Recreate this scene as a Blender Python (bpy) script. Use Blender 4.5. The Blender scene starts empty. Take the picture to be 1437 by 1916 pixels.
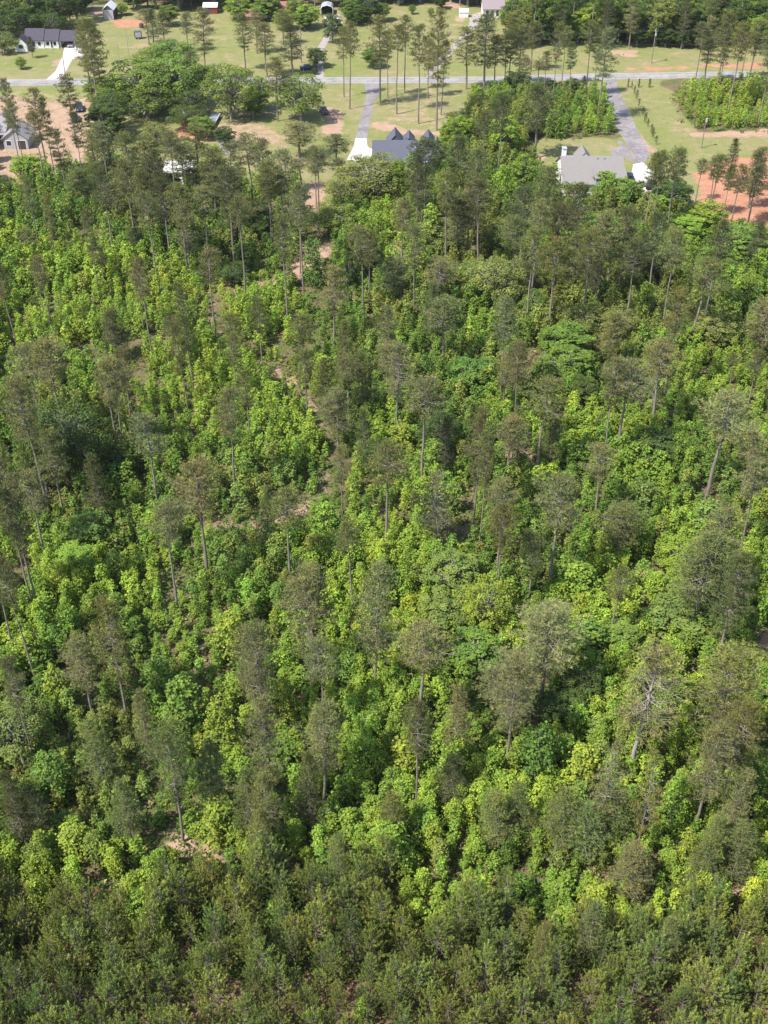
import bpy, bmesh, math
import numpy as np
from mathutils import Vector, Matrix

# ------------------------------------------------------------------ camera, sky, sun, exposure
scene = bpy.context.scene
PITCH, FPX, CAMH = math.radians(37.0), 2140.0, 100.0
cam_data = bpy.data.cameras.new("drone_camera")
cam_data.sensor_fit = 'VERTICAL'
cam_data.sensor_height = 24.0
cam_data.lens = 24.0 * FPX / 1916.0
cam_data.clip_start = 1.0
cam_data.clip_end = 6000.0
cam = bpy.data.objects.new("drone_camera", cam_data)
cam.location = (0, 0, CAMH)
cam.rotation_euler = (math.radians(90) - PITCH, 0, 0)
scene.collection.objects.link(cam)
scene.camera = cam

SUN_EL = math.radians(55.0)
TO_SUN = Vector((-0.82 * math.cos(SUN_EL), -0.572 * math.cos(SUN_EL), math.sin(SUN_EL))).normalized()
world = bpy.data.worlds.new("World")
scene.world = world
world.use_nodes = True
wn = world.node_tree
sky = wn.nodes.new("ShaderNodeTexSky")
sky.sky_type = 'NISHITA'
sky.sun_disc = False
sky.sun_elevation = SUN_EL
sky.sun_rotation = math.atan2(TO_SUN.x, TO_SUN.y)
wn.links.new(sky.outputs[0], wn.nodes["Background"].inputs[0])
wn.nodes["Background"].inputs[1].default_value = 0.135
sun_data = bpy.data.lights.new("sun", 'SUN')
sun_data.energy = 4.4
sun_data.angle = math.radians(0.53)
sun_data.color = (1.0, 0.955, 0.88)
sun = bpy.data.objects.new("sun", sun_data)
sun.rotation_euler = (-TO_SUN).to_track_quat('-Z', 'Y').to_euler()
scene.collection.objects.link(sun)
vs = scene.view_settings
vs.view_transform = 'Standard'
vs.look = 'None'
vs.gamma = 1.0
vs.use_curve_mapping = False
vs.exposure = 0.85
scene.cycles.max_bounces = 6
scene.cycles.diffuse_bounces = 3
scene.cycles.transmission_bounces = 4
scene.cycles.transparent_max_bounces = 4
scene.cycles.caustics_reflective = False
scene.cycles.caustics_refractive = False

COL = scene.collection
rng = np.random.default_rng(11)

# ------------------------------------------------------------------ survey helpers: photo point -> ground
def tan_dep(v):
    return math.tan(PITCH + math.atan((v - 958.0) / FPX))
def depth(y, z):
    return y * math.cos(PITCH) + (CAMH - z) * math.sin(PITCH)
def G(u, v, z=0.0):
    y = (CAMH - z) / tan_dep(v)
    return ((u - 718.5) * depth(y, z) / FPX, y)
def px(x, y, z=0.0):
    zc = depth(y, z)
    return (718.5 + FPX * x / zc, 958 + FPX * ((CAMH - z) * math.cos(PITCH) - y * math.sin(PITCH)) / zc)
TILES = dict(A=(0, 0, 2.994), B=(480, 0, 2.994), C=(957, 0, 2.994), D=(0, 300, 2.994), E=(480, 300, 2.994), F=(957, 250, 2.994),
             H=(0, 650, 2.874), I=(460, 650, 2.874), J=(937, 650, 2.874), K=(0, 1100, 2.874), L=(460, 1100, 2.874), M=(937, 1100, 2.874),
             N=(300, 1500, 2.874), O=(937, 1500, 2.874))
def tp(t, x, y):
    a, b, s = TILES[t]
    return a + x / s, b + y / s
def poly(t, pts):
    return np.array([G(*tp(t, *q)) for q in pts])
def polypx(pts):
    return np.array([G(*q) for q in pts])

def sdf(P, pg):
    """signed distance (inside positive) of points P (n,2) to polygon pg"""
    d = np.full(len(P), 1e9); ins = np.zeros(len(P), bool)
    n = len(pg)
    for i in range(n):
        a, b = pg[i], pg[(i + 1) % n]
        ab = b - a
        t = np.clip(((P - a) @ ab) / max(ab @ ab, 1e-9), 0, 1)
        d = np.minimum(d, np.hypot(*(P - (a + t[:, None] * ab)).T))
        c = (a[1] > P[:, 1]) != (b[1] > P[:, 1])
        with np.errstate(divide='ignore', invalid='ignore'):
            xx = (b[0] - a[0]) * (P[:, 1] - a[1]) / (b[1] - a[1]) + a[0]
        ins ^= c & (P[:, 0] < xx)
    return np.where(ins, d, -d)
def band(pts, w):
    """polygon of a strip of width w round a polyline of ground points"""
    p = np.array(pts, float)
    t = np.gradient(p, axis=0); t /= np.linalg.norm(t, axis=1)[:, None]
    nrm = np.stack([-t[:, 1], t[:, 0]], 1)
    w = np.asarray(w, float).reshape(-1, 1) if np.ndim(w) else w
    return np.concatenate([p + nrm * w / 2, (p - nrm * w / 2)[::-1]])
def smooth(pts, k=4):
    p = np.array(pts, float); out = []
    for i in range(len(p) - 1):
        p0, p1, p2, p3 = p[max(i - 1, 0)], p[i], p[i + 1], p[min(i + 2, len(p) - 1)]
        for j in range(k):
            t = j / k
            out.append(0.5 * (2 * p1 + (p2 - p0) * t + (2 * p0 - 5 * p1 + 4 * p2 - p3) * t ** 2 + (3 * p1 - p0 - 3 * p2 + p3) * t ** 3))
    out.append(p[-1])
    return np.array(out)

_nz = {}
def noise2(x, y, scale, seed=0):
    """smooth value noise 0..1"""
    if seed not in _nz:
        _nz[seed] = np.random.default_rng(900 + seed).random((64, 64))
    g = _nz[seed]
    x = np.asarray(x, float) / scale; y = np.asarray(y, float) / scale
    xi, yi = np.floor(x).astype(int), np.floor(y).astype(int)
    fx, fy = x - xi, y - yi
    fx = fx * fx * (3 - 2 * fx); fy = fy * fy * (3 - 2 * fy)
    a = g[xi % 64, yi % 64]; b = g[(xi + 1) % 64, yi % 64]; c = g[xi % 64, (yi + 1) % 64]; d = g[(xi + 1) % 64, (yi + 1) % 64]
    return (a * (1 - fx) + b * fx) * (1 - fy) + (c * (1 - fx) + d * fx) * fy

def inside(P, pg): return sdf(P, pg)
def grid_points(lo, hi, step, r):
    xs = np.arange(lo[0], hi[0], step); ys = np.arange(lo[1], hi[1], step)
    X, Y = np.meshgrid(xs, ys); X = X + (np.arange(len(ys))[:, None] % 2) * step / 2
    P = np.stack([X.ravel(), Y.ravel()], 1)
    return P + r.uniform(-0.42, 0.42, P.shape) * step

# ------------------------------------------------------------------ object helpers
def tag(o, label=None, cat=None, group=None, kind=None):
    if label: o['label'] = label
    if cat: o['category'] = cat
    if group: o['group'] = group
    if kind: o['kind'] = kind
    return o
def link(o, parent=None):
    COL.objects.link(o)
    if parent is not None: o.parent = parent
    return o
def thing(name, label, cat, loc, rz=0.0, group=None, scale=(1, 1, 1)):
    o = bpy.data.objects.new(name, None)
    o.location = loc; o.rotation_euler = (0, 0, rz); o.scale = scale
    o.empty_display_size = 0.2
    return tag(link(o), label, cat, group)
def mobj(name, mesh, parent=None, color=None):
    o = bpy.data.objects.new(name, mesh)
    if color is not None: o.color = (*color, 1.0)
    return link(o, parent)
def part(name, bm, mat, parent=None):
    me = bpy.data.meshes.new(name)
    bmesh.ops.recalc_face_normals(bm, faces=bm.faces)
    bm.to_mesh(me); bm.free()
    me.materials.append(mat)
    return mobj(name, me, parent)

def box(bm, x0, x1, y0, y1, z0, z1):
    v = [bm.verts.new(q) for q in ((x0, y0, z0), (x1, y0, z0), (x1, y1, z0), (x0, y1, z0), (x0, y0, z1), (x1, y0, z1), (x1, y1, z1), (x0, y1, z1))]
    for f in ((3, 2, 1, 0), (4, 5, 6, 7), (0, 1, 5, 4), (1, 2, 6, 5), (2, 3, 7, 6), (3, 0, 4, 7)):
        bm.faces.new([v[i] for i in f])
    return v
def B(*boxes):
    bm = bmesh.new()
    for b in boxes: box(bm, *b)
    return bm
def extrude(bm, prof, axis, a, b):
    """closed profile of (p, z) extruded along axis from a to b; p lies along the other horizontal axis"""
    mk = (lambda s, p, z: (s, p, z)) if axis == 'x' else (lambda s, p, z: (p, s, z))
    va = [bm.verts.new(mk(a, p, z)) for p, z in prof]
    vb = [bm.verts.new(mk(b, p, z)) for p, z in prof]
    n = len(prof)
    bm.faces.new(va); bm.faces.new(vb[::-1])
    for i in range(n):
        bm.faces.new((va[i], vb[i], vb[(i + 1) % n], va[(i + 1) % n]))
def tube_bm(bm, pts, r, n=8):
    pts = [Vector(p) for p in pts]; rings = []
    for i, p in enumerate(pts):
        d = (pts[min(i + 1, len(pts) - 1)] - pts[max(i - 1, 0)]).normalized()
        s = d.orthogonal().normalized(); t = d.cross(s)
        rr = r[i] if isinstance(r, (list, tuple)) else r
        rings.append([bm.verts.new(p + (s * math.cos(k * 2 * math.pi / n) + t * math.sin(k * 2 * math.pi / n)) * rr) for k in range(n)])
    for a, b in zip(rings, rings[1:]):
        for k in range(n): bm.faces.new((a[k], a[(k + 1) % n], b[(k + 1) % n], b[k]))
    bm.faces.new(rings[0][::-1]); bm.faces.new(rings[-1])

# ------------------------------------------------------------------ materials
def new_mat(name):
    m = bpy.data.materials.new(name); m.use_nodes = True
    nt = m.node_tree
    return m, nt, nt.nodes, nt.links, nt.nodes["Principled BSDF"]
def ramp(nodes, stops):
    r = nodes.new("ShaderNodeValToRGB")
    e = r.color_ramp.elements
    while len(e) < len(stops): e.new(0.5)
    for i, (p, c) in enumerate(stops):
        e[i].position = p; e[i].color = (*c, 1) if len(c) == 3 else c
    return r
def plain(name, col, rough=0.8, var=0.12, scale=3.0, spec=0.3, metal=0.0, bump=0.0, stretch=(1, 1, 1)):
    m, nt, N, Lk, bs = new_mat(name)
    tc = N.new("ShaderNodeTexCoord"); mp = N.new("ShaderNodeMapping"); mp.inputs['Scale'].default_value = stretch
    Lk.new(tc.outputs['Object'], mp.inputs['Vector'])
    n = N.new("ShaderNodeTexNoise"); n.inputs['Scale'].default_value = scale; n.inputs['Detail'].default_value = 5
    Lk.new(mp.outputs[0], n.inputs['Vector'])
    c = np.array(col)
    r = ramp(N, [(0.25, tuple(c * (1 - var))), (0.75, tuple(np.minimum(c * (1 + var), 1)))])
    Lk.new(n.outputs[0], r.inputs[0]); Lk.new(r.outputs[0], bs.inputs['Base Color'])
    bs.inputs['Roughness'].default_value = rough; bs.inputs['Specular IOR Level'].default_value = spec; bs.inputs['Metallic'].default_value = metal
    if bump:
        b = N.new("ShaderNodeBump"); b.inputs['Strength'].default_value = bump; b.inputs['Distance'].default_value = 0.05
        Lk.new(n.outputs[0], b.inputs['Height']); Lk.new(b.outputs[0], bs.inputs['Normal'])
    return m
def leaf_mat(name, source, transl=0.28, tcol=(1.25, 1.3, 0.7), rough=0.6, lo=0.62, hi=1.4, spec=0.2, warm=(1.08, 1.0, 0.85)):
    """source: 'object' takes each plant's own colour, 'face' takes a colour stored per piece; «tint» varies leaf by leaf"""
    m, nt, N, Lk, bs = new_mat(name)
    at = N.new("ShaderNodeAttribute"); at.attribute_name = "tint"
    if source == 'object':
        src = N.new("ShaderNodeObjectInfo"); colr = src.outputs['Color']
    else:
        src = N.new("ShaderNodeAttribute"); src.attribute_name = "leafcol"; colr = src.outputs['Color']
    mr = N.new("ShaderNodeMapRange"); mr.inputs['To Min'].default_value = lo; mr.inputs['To Max'].default_value = hi
    Lk.new(at.outputs['Fac'], mr.inputs['Value'])
    mul = N.new("ShaderNodeVectorMath"); mul.operation = 'SCALE'
    Lk.new(colr, mul.inputs[0]); Lk.new(mr.outputs[0], mul.inputs['Scale'])
    wr = ramp(N, [(0.0, (0.97, 1.0, 0.95)), (1.0, warm)])
    Lk.new(at.outputs['Fac'], wr.inputs[0])
    geo = N.new("ShaderNodeNewGeometry"); nz_ = N.new("ShaderNodeTexNoise"); nz_.inputs['Scale'].default_value = 0.55; nz_.inputs['Detail'].default_value = 4; nz_.inputs['Roughness'].default_value = 0.7
    Lk.new(geo.outputs['Position'], nz_.inputs['Vector'])
    vr = ramp(N, [(0.3, (0.66, 0.80, 0.85)), (0.7, (1.28, 1.18, 1.0))])
    Lk.new(nz_.outputs[0], vr.inputs[0])
    m0 = N.new("ShaderNodeVectorMath"); m0.operation = 'MULTIPLY'
    Lk.new(mul.outputs[0], m0.inputs[0]); Lk.new(vr.outputs[0], m0.inputs[1])
    m2 = N.new("ShaderNodeVectorMath"); m2.operation = 'MULTIPLY'
    Lk.new(m0.outputs[0], m2.inputs[0]); Lk.new(wr.outputs[0], m2.inputs[1])
    Lk.new(m2.outputs[0], bs.inputs['Base Color'])
    bs.inputs['Roughness'].default_value = rough; bs.inputs['Specular IOR Level'].default_value = spec
    tr = N.new("ShaderNodeBsdfTranslucent")
    m3 = N.new("ShaderNodeVectorMath"); m3.operation = 'MULTIPLY'; m3.inputs[1].default_value = tcol
    Lk.new(m2.outputs[0], m3.inputs[0]); Lk.new(m3.outputs[0], tr.inputs[0])
    mx = N.new("ShaderNodeMixShader"); mx.inputs[0].default_value = transl
    Lk.new(bs.outputs[0], mx.inputs[1]); Lk.new(tr.outputs[0], mx.inputs[2])
    Lk.new(mx.outputs[0], N["Material Output"].inputs['Surface'])
    return m

M = {}
M['needle'] = leaf_mat("pine_needles", 'object', transl=0.15, rough=0.55, lo=0.6, hi=1.5, warm=(1.04, 1.0, 0.92))
M['needle_mass'] = leaf_mat("pine_needles_of_far_trees", 'face', transl=0.15, rough=0.55, lo=0.6, hi=1.5, warm=(1.04, 1.0, 0.92))
M['leaf'] = leaf_mat("broad_leaves", 'object')
M['leaf_mass'] = leaf_mat("broad_leaves_of_thicket", 'face')
M['bark'] = plain("pine_bark", (0.215, 0.18, 0.15), 0.95, 0.35, 4.0, 0.1, bump=0.6, stretch=(1, 1, 0.25))
M['bark_grey'] = plain("grey_bark", (0.26, 0.24, 0.215), 0.95, 0.3, 4.0, 0.1, bump=0.5, stretch=(1, 1, 0.25))
M['twig'] = plain("grey_brown_twigs", (0.22, 0.19, 0.165), 0.95, 0.3, 3.0, 0.1)
M['deadwood'] = plain("bleached_dead_wood", (0.35, 0.315, 0.28), 0.9, 0.25, 3.0, 0.1)

# ------------------------------------------------------------------ the ground: zones of lawn, bare soil and forest floor
LAWN, DIRT, CLAY, FLOOR = [], [], [], []
# woodland begins below this line of the photograph; above it lie the gardens and fields
WOOD = polypx([(-260, 352), (0, 352), (90, 340), (200, 318), (300, 312), (430, 345), (560, 352), (585, 400), (640, 380), (700, 320), (800, 300), (838, 258), (868, 205), (885, 178),
               (1000, 164), (1128, 166), (1140, 210), (1152, 256), (1000, 262), (990, 285), (1005, 312), (1060, 352), (1180, 368), (1270, 385), (1300, 432), (1437, 458), (1700, 458), (1900, 2100), (718, 3400), (-500, 2100)])
BUSH_R = poly('C', [(850, 450), (960, 440), (1437, 425), (1437, 735), (1250, 740), (1060, 740), (960, 680), (920, 560)])
DIRTS = [polypx([(-60, 172), (40, 178), (120, 190), (165, 182), (205, 178), (205, 215), (172, 262), (150, 330), (85, 345), (-60, 362)]),
         poly('B', [(395, 600), (490, 640), (490, 760), (400, 770), (380, 690)]),
         poly('C', [(1000, 745), (1200, 740), (1437, 728), (1437, 762), (1200, 768), (1010, 770)]),
         poly('A', [(290, 345), (345, 330), (345, 360), (300, 365)]),
         poly('A', [(510, 30), (580, 40), (560, 90), (510, 85)]),
         poly('B', [(655, 690), (830, 720), (1060, 735), (1060, 765), (800, 755), (650, 715)]),
         poly('B', [(1060, 5), (1140, 8), (1140, 45), (1070, 45)]),
         poly('B', [(1105, 95), (1180, 90), (1180, 130), (1110, 120)]),
         poly('C', [(90, 870), (190, 870), (190, 905), (100, 905)]),
         poly('C', [(700, 740), (735, 760), (805, 830), (790, 850), (745, 830)]),
         poly('C', [(560, 285), (700, 285), (700, 315), (570, 312)]),
         polypx([(330, 222), (480, 228), (560, 262), (480, 275), (330, 262)]),
         polypx([(575, 330), (608, 335), (610, 375), (588, 408), (572, 380)]),
         polypx([(575, 452), (620, 460), (612, 500), (560, 520), (545, 512)]),
         polypx([(722, 452), (752, 460), (752, 486), (720, 480)]),
         polypx([(640, 545), (662, 555), (652, 572), (634, 562)]),
         polypx([(1170, 1055), (1205, 1058), (1247, 1085), (1240, 1098), (1190, 1085)]),
         polypx([(1405, 1180), (1470, 1180), (1470, 1275), (1410, 1262)]),
         polypx([(295, 1555), (345, 1562), (440, 1602), (420, 1622), (310, 1600)]),
         polypx([(862, 1572), (920, 1578), (915, 1594), (868, 1590)]),
         polypx([(940, 835), (990, 845), (1000, 880), (950, 872)]),
         polypx([(680, 1310), (640, 1318), (650, 1330), (700, 1328)]),
         polypx([(1330, 1640), (1392, 1640), (1392, 1658), (1335, 1655)]),
         polypx([(1395, 1760), (1445, 1768), (1445, 1790), (1400, 1785)]),
         polypx([(232, 795), (256, 800), (252, 815), (232, 812)])]
CLAYS = [polypx([(1298, 318), (1345, 300), (1437, 285), (1560, 285), (1560, 436), (1437, 426), (1360, 418), (1310, 395)]),
         poly('C', [(600, 375), (860, 372), (1100, 350), (1437, 335), (1437, 395), (1100, 385), (800, 392), (620, 390)]),
         poly('A', [(640, 110), (830, 110), (820, 150), (700, 160), (640, 140)]),
         polypx([(330, 228), (400, 232), (400, 262), (335, 258)])]
TRACK_LINES = [(smooth([G(*q) for q in [(600, 470), (560, 515), (500, 530), (430, 545), (404, 556), (402, 590), (415, 630), (470, 668), (515, 695), (548, 730), (590, 770), (608, 810), (624, 850), (614, 900), (588, 935), (552, 965), (500, 985), (420, 985), (375, 988)]]), 1.3),
               (smooth([G(*q) for q in [(600, 330), (592, 390), (598, 450), (600, 475)]]), 1.8)]
TRACKS = [band(l, w) for l, w in TRACK_LINES]

def axis(lo, hi, step, far):
    return np.concatenate([lo - np.array(far[::-1]), np.arange(lo, hi + 1e-6, step), hi + np.array(far)])
gx = axis(-200, 200, 1.25, [40, 200, 900, 3000]); gy = axis(15, 500, 1.25, [40, 200, 900, 3000])
GX, GY = np.meshgrid(gx, gy)
P2 = np.stack([GX.ravel(), GY.ravel()], 1)
wob = (noise2(P2[:, 0], P2[:, 1], 3.1, 1) - 0.5) * 3.0 + (noise2(P2[:, 0], P2[:, 1], 8, 2) - 0.5) * 3.0
def mask(polys, soft, wobble=1.0):
    out = np.zeros(len(P2))
    for pg in polys:
        lo, hi = pg.min(0) - 6, pg.max(0) + 6
        s = ((P2 > lo) & (P2 < hi)).all(1)
        d = sdf(P2[s], pg) + wob[s] * wobble
        out[s] = np.maximum(out[s], np.clip(d / soft * 0.5 + 0.5, 0, 1))
    return out
far_out = (np.abs(P2[:, 0]) > 199)
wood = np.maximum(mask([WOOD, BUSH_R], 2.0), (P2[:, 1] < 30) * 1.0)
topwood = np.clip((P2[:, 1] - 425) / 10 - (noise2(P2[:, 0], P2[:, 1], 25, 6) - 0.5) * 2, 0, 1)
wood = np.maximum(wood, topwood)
thin = mask([poly('B', [(500, 470), (590, 470), (590, 620), (420, 640), (400, 560)]), poly('B', [(700, 480), (1170, 480), (1120, 740), (680, 730), (660, 600)]), poly('A', [(0, 500), (500, 500), (560, 620), (440, 700), (0, 700)])], 4.0) * 0.42
DIRTS_W = [1.0] * len(DIRTS); DIRTS_W[0] = 0.62; DIRTS_W[11] = 0.55
dirt = np.maximum(np.max([mask([pg], 1.6, 0.7) * w_ for pg, w_ in zip(DIRTS, DIRTS_W)], 0), thin)
dirt = np.maximum(dirt, mask(TRACKS, 1.5, 0.9) * 0.66)
clay = np.max([mask([pg], 2.0) * w_ for pg, w_ in zip(CLAYS, (1.0, 0.62, 0.7, 0.8))], 0)
straw = mask([polypx([(-500, 1640), (560, 1640), (960, 1720), (1437, 1700), (1900, 1700), (2400, 2700), (-1200, 2700)])], 3.0)
nxg, nyg = len(gx), len(gy)
idx = np.arange(nxg * nyg).reshape(nyg, nxg)
quads = np.stack([idx[:-1, :-1], idx[:-1, 1:], idx[1:, 1:], idx[1:, :-1]], -1).reshape(-1, 4)
gme = bpy.data.meshes.new("ground")
gme.vertices.add(len(P2)); gme.vertices.foreach_set("co", np.column_stack([P2, np.zeros(len(P2))]).astype(np.float32).ravel())
gme.loops.add(len(quads) * 4); gme.loops.foreach_set("vertex_index", quads.astype(np.int32).ravel())
gme.polygons.add(len(quads)); gme.polygons.foreach_set("loop_start", (np.arange(len(quads)) * 4).astype(np.int32))
gme.update(calc_edges=True)
for nm, a in (("wood", wood), ("dirt", dirt), ("clay", clay), ("straw", straw)):
    t = gme.attributes.new(nm, 'FLOAT', 'POINT'); t.data.foreach_set("value", a.astype(np.float32))
def ground_material():
    m, nt, N, Lk, bs = new_mat("ground_of_grass_soil_and_pine_straw")
    geo = N.new("ShaderNodeNewGeometry")
    def nz(scale, detail=6, rough=0.6, st=None):
        n = N.new("ShaderNodeTexNoise"); n.inputs['Scale'].default_value = scale; n.inputs['Detail'].default_value = detail; n.inputs['Roughness'].default_value = rough
        if st:
            mp = N.new("ShaderNodeMapping"); mp.inputs['Scale'].default_value = st
            Lk.new(geo.outputs['Position'], mp.inputs['Vector']); Lk.new(mp.outputs[0], n.inputs['Vector'])
        else:
            Lk.new(geo.outputs['Position'], n.inputs['Vector'])
        return n.outputs[0]
    def mix(f, a, b):
        mx = N.new("ShaderNodeMix"); mx.data_type = 'RGBA'
        Lk.new(f, mx.inputs[0]); Lk.new(a, mx.inputs[6]); Lk.new(b, mx.inputs[7])
        return mx.outputs[2]
    def mth(op, a, b):
        q = N.new("ShaderNodeMath"); q.operation = op; q.use_clamp = False
        for k, x in enumerate((a, b)):
            if isinstance(x, (int, float)): q.inputs[k].default_value = x
            else: Lk.new(x, q.inputs[k])
        return q.outputs[0]
    def rp(f, stops):
        r = ramp(N, stops); Lk.new(f, r.inputs[0]); return r.outputs[0]
    big, mid, fine = nz(0.05, 4), nz(0.35, 6, 0.65), nz(2.2, 8, 0.75)
    blend = mth('ADD', mth('MULTIPLY', mid, 0.6), mth('MULTIPLY', big, 0.45))
    lawn = mix(rp(blend, [(0.42, (0, 0, 0)), (0.66, (1, 1, 1))]), rp(fine, [(0.3, (0.130, 0.165, 0.040)), (0.7, (0.215, 0.235, 0.075))]), rp(fine, [(0.3, (0.21, 0.185, 0.088)), (0.7, (0.31, 0.26, 0.145))]))
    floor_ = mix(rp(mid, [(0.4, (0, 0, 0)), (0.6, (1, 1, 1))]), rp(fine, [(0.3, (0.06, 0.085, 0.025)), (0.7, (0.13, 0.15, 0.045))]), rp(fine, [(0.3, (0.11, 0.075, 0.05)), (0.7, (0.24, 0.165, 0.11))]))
    soil = rp(mth('ADD', mth('MULTIPLY', fine, 0.6), mth('MULTIPLY', mid, 0.4)), [(0.3, (0.25, 0.155, 0.105)), (0.5, (0.37, 0.245, 0.175)), (0.72, (0.48, 0.345, 0.26))])
    redc = rp(mth('ADD', mth('MULTIPLY', fine, 0.6), mth('MULTIPLY', mid, 0.4)), [(0.3, (0.28, 0.125, 0.075)), (0.5, (0.41, 0.20, 0.125)), (0.72, (0.49, 0.31, 0.22))])
    def attr(nm):
        a = N.new("ShaderNodeAttribute"); a.attribute_name = nm; return a.outputs['Fac']
    def edge(nm, amp=0.9):
        k = mth('ADD', attr(nm), mth('MULTIPLY', mth('SUBTRACT', fine, 0.5), amp))
        k = mth('ADD', k, mth('MULTIPLY', mth('SUBTRACT', mid, 0.5), amp))
        return rp(k, [(0.38, (0, 0, 0)), (0.62, (1, 1, 1))])
    # worn, thin patches of soil showing in the lawns
    bare = rp(mth('ADD', mth('MULTIPLY', nz(0.11, 5, 0.7), 0.75), mth('MULTIPLY', fine, 0.25)), [(0.54, (0, 0, 0)), (0.64, (0.8, 0.8, 0.8))])
    c = mix(bare, lawn, soil)
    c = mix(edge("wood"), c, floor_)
    c = mix(edge("straw"), c, rp(fine, [(0.3, (0.10, 0.07, 0.04)), (0.7, (0.24, 0.155, 0.10))]))
    c = mix(edge("dirt"), c, soil)
    c = mix(edge("clay"), c, redc)
    Lk.new(c, bs.inputs['Base Color'])
    bs.inputs['Roughness'].default_value = 0.95; bs.inputs['Specular IOR Level'].default_value = 0.1
    b = N.new("ShaderNodeBump"); b.inputs['Strength'].default_value = 0.7; b.inputs['Distance'].default_value = 0.25
    Lk.new(mth('ADD', fine, mid), b.inputs['Height']); Lk.new(b.outputs[0], bs.inputs['Normal'])
    return m
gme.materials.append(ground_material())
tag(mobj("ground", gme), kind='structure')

# ------------------------------------------------------------------ roads and drives
M['asphalt'] = plain("pale_worn_asphalt", (0.275, 0.262, 0.264), 0.9, 0.16, 0.9, 0.2, bump=0.1)
M['asphalt_drive'] = plain("grey_asphalt_of_drive", (0.235, 0.215, 0.217), 0.9, 0.2, 1.5, 0.2, bump=0.1)
M['asphalt_old'] = plain("old_grey_asphalt_lane", (0.235, 0.216, 0.22), 0.9, 0.22, 1.0, 0.2, bump=0.1)
M['gravel'] = plain("grey_gravel", (0.33, 0.285, 0.275), 0.95, 0.2, 3.0, 0.1, bump=0.5)
def add_wear(m, dark=0.78):
    nt = m.node_tree; N = nt.nodes; bs = N["Principled BSDF"]; src = bs.inputs['Base Color'].links[0].from_socket
    geo = N.new("ShaderNodeNewGeometry")
    vo = N.new("ShaderNodeTexVoronoi"); vo.feature = 'DISTANCE_TO_EDGE'; vo.inputs['Scale'].default_value = 0.22
    nz_ = N.new("ShaderNodeTexNoise"); nz_.inputs['Scale'].default_value = 0.25; nz_.inputs['Detail'].default_value = 6
    nt.links.new(geo.outputs['Position'], vo.inputs['Vector']); nt.links.new(geo.outputs['Position'], nz_.inputs['Vector'])
    a = ramp(N, [(0.0, (dark, dark, dark)), (0.035, (1, 1, 1))]); nt.links.new(vo.outputs['Distance'], a.inputs[0])
    b = ramp(N, [(0.38, (0.82, 0.81, 0.80)), (0.62, (1.08, 1.07, 1.06))]); nt.links.new(nz_.outputs[0], b.inputs[0])
    prev = src
    for r_ in (a, b):
        mm = N.new("ShaderNodeVectorMath"); mm.operation = 'MULTIPLY'; nt.links.new(prev, mm.inputs[0]); nt.links.new(r_.outputs[0], mm.inputs[1]); prev = mm.outputs[0]
    nt.links.new(prev, bs.inputs['Base Color'])
for k_ in ('asphalt', 'asphalt_drive', 'asphalt_old'): add_wear(M[k_])
M['concrete'] = plain("white_concrete", (0.53, 0.51, 0.495), 0.85, 0.14, 0.8, 0.2)
M['concrete_pink'] = plain("pinkish_concrete", (0.56, 0.49, 0.46), 0.85, 0.10, 0.8, 0.2)
M['yellow_line'] = plain("faded_yellow_line", (0.45, 0.38, 0.20), 0.8, 0.2, 3.0)
M['white_line'] = plain("faded_white_line", (0.55, 0.54, 0.53), 0.8, 0.15, 3.0)
def sheet(name, pg, z, mat, kind='structure', wobble=0.0):
    bm = bmesh.new()
    pg = np.array(pg)
    if wobble:
        q = []
        for a, b in zip(pg, np.roll(pg, -1, 0)):
            n = max(1, int(np.hypot(*(b - a)) / 1.2))
            for i in range(n): q.append(a + (b - a) * i / n + (rng.random(2) - 0.5) * wobble)
        pg = np.array(q)
    f = bm.faces.new([bm.verts.new((x, y, z)) for x, y in pg])
    bmesh.ops.triangulate(bm, faces=[f])
    if f.is_valid and f.normal.z < 0: pass
    o = part(name, bm, mat)
    me = o.data
    if len(me.polygons) and me.polygons[0].normal.z < 0: me.flip_normals()
    return tag(o, kind=kind)
road_c = smooth([G(*q) for q in [(-330, 160), (-100, 157), (0, 155), (300, 152.2), (640, 150.2), (900, 149), (1050, 145), (1200, 142), (1437, 138), (1760, 131)]], 8)
def strip(name, line, w, z, mat):
    bm = bmesh.new(); pg = band(line, w); n = len(line)
    v = [bm.verts.new((x, y, z)) for x, y in pg]
    for i in range(n - 1): bm.faces.new((v[i], v[i + 1], v[2 * n - 2 - i], v[2 * n - 1 - i]))
    o = part(name, bm, mat)
    if o.data.polygons[0].normal.z < 0: o.data.flip_normals()
    return tag(o, kind='structure')
strip("road", road_c, 6.0, 0.024, M['asphalt'])
def offset(line, d):
    t = np.gradient(line, axis=0); t /= np.linalg.norm(t, axis=1)[:, None]
    return line + np.stack([-t[:, 1], t[:, 0]], 1) * d
for d in (-0.13, 0.13): strip("road_centre_line", offset(road_c, d), 0.11, 0.030, M['yellow_line'])
for d in (-2.7, 2.7): strip("road_edge_line", offset(road_c, d), 0.11, 0.030, M['white_line'])
sheet("driveway", poly('B', [(590, 462), (610, 478), (612, 540), (590, 640), (553, 778), (617, 778), (643, 640), (657, 570), (690, 520), (690, 480), (712, 462)]), 0.012, M['asphalt_drive'], wobble=0.12)
sheet("concrete_pad", poly('B', [(553, 776), (617, 776), (620, 815), (632, 830), (652, 834), (640, 888), (600, 890), (570, 905), (505, 895), (530, 850), (545, 820)]), 0.018, M['concrete'])
sheet("lane", poly('C', [(505, 452), (512, 475), (515, 540), (555, 600), (590, 720), (640, 800), (670, 860), (690, 912), (735, 912), (775, 880), (770, 850), (745, 800), (700, 715), (650, 600), (605, 520), (588, 475), (596, 450)]), 0.012, M['asphalt_old'], wobble=0.12)
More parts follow.
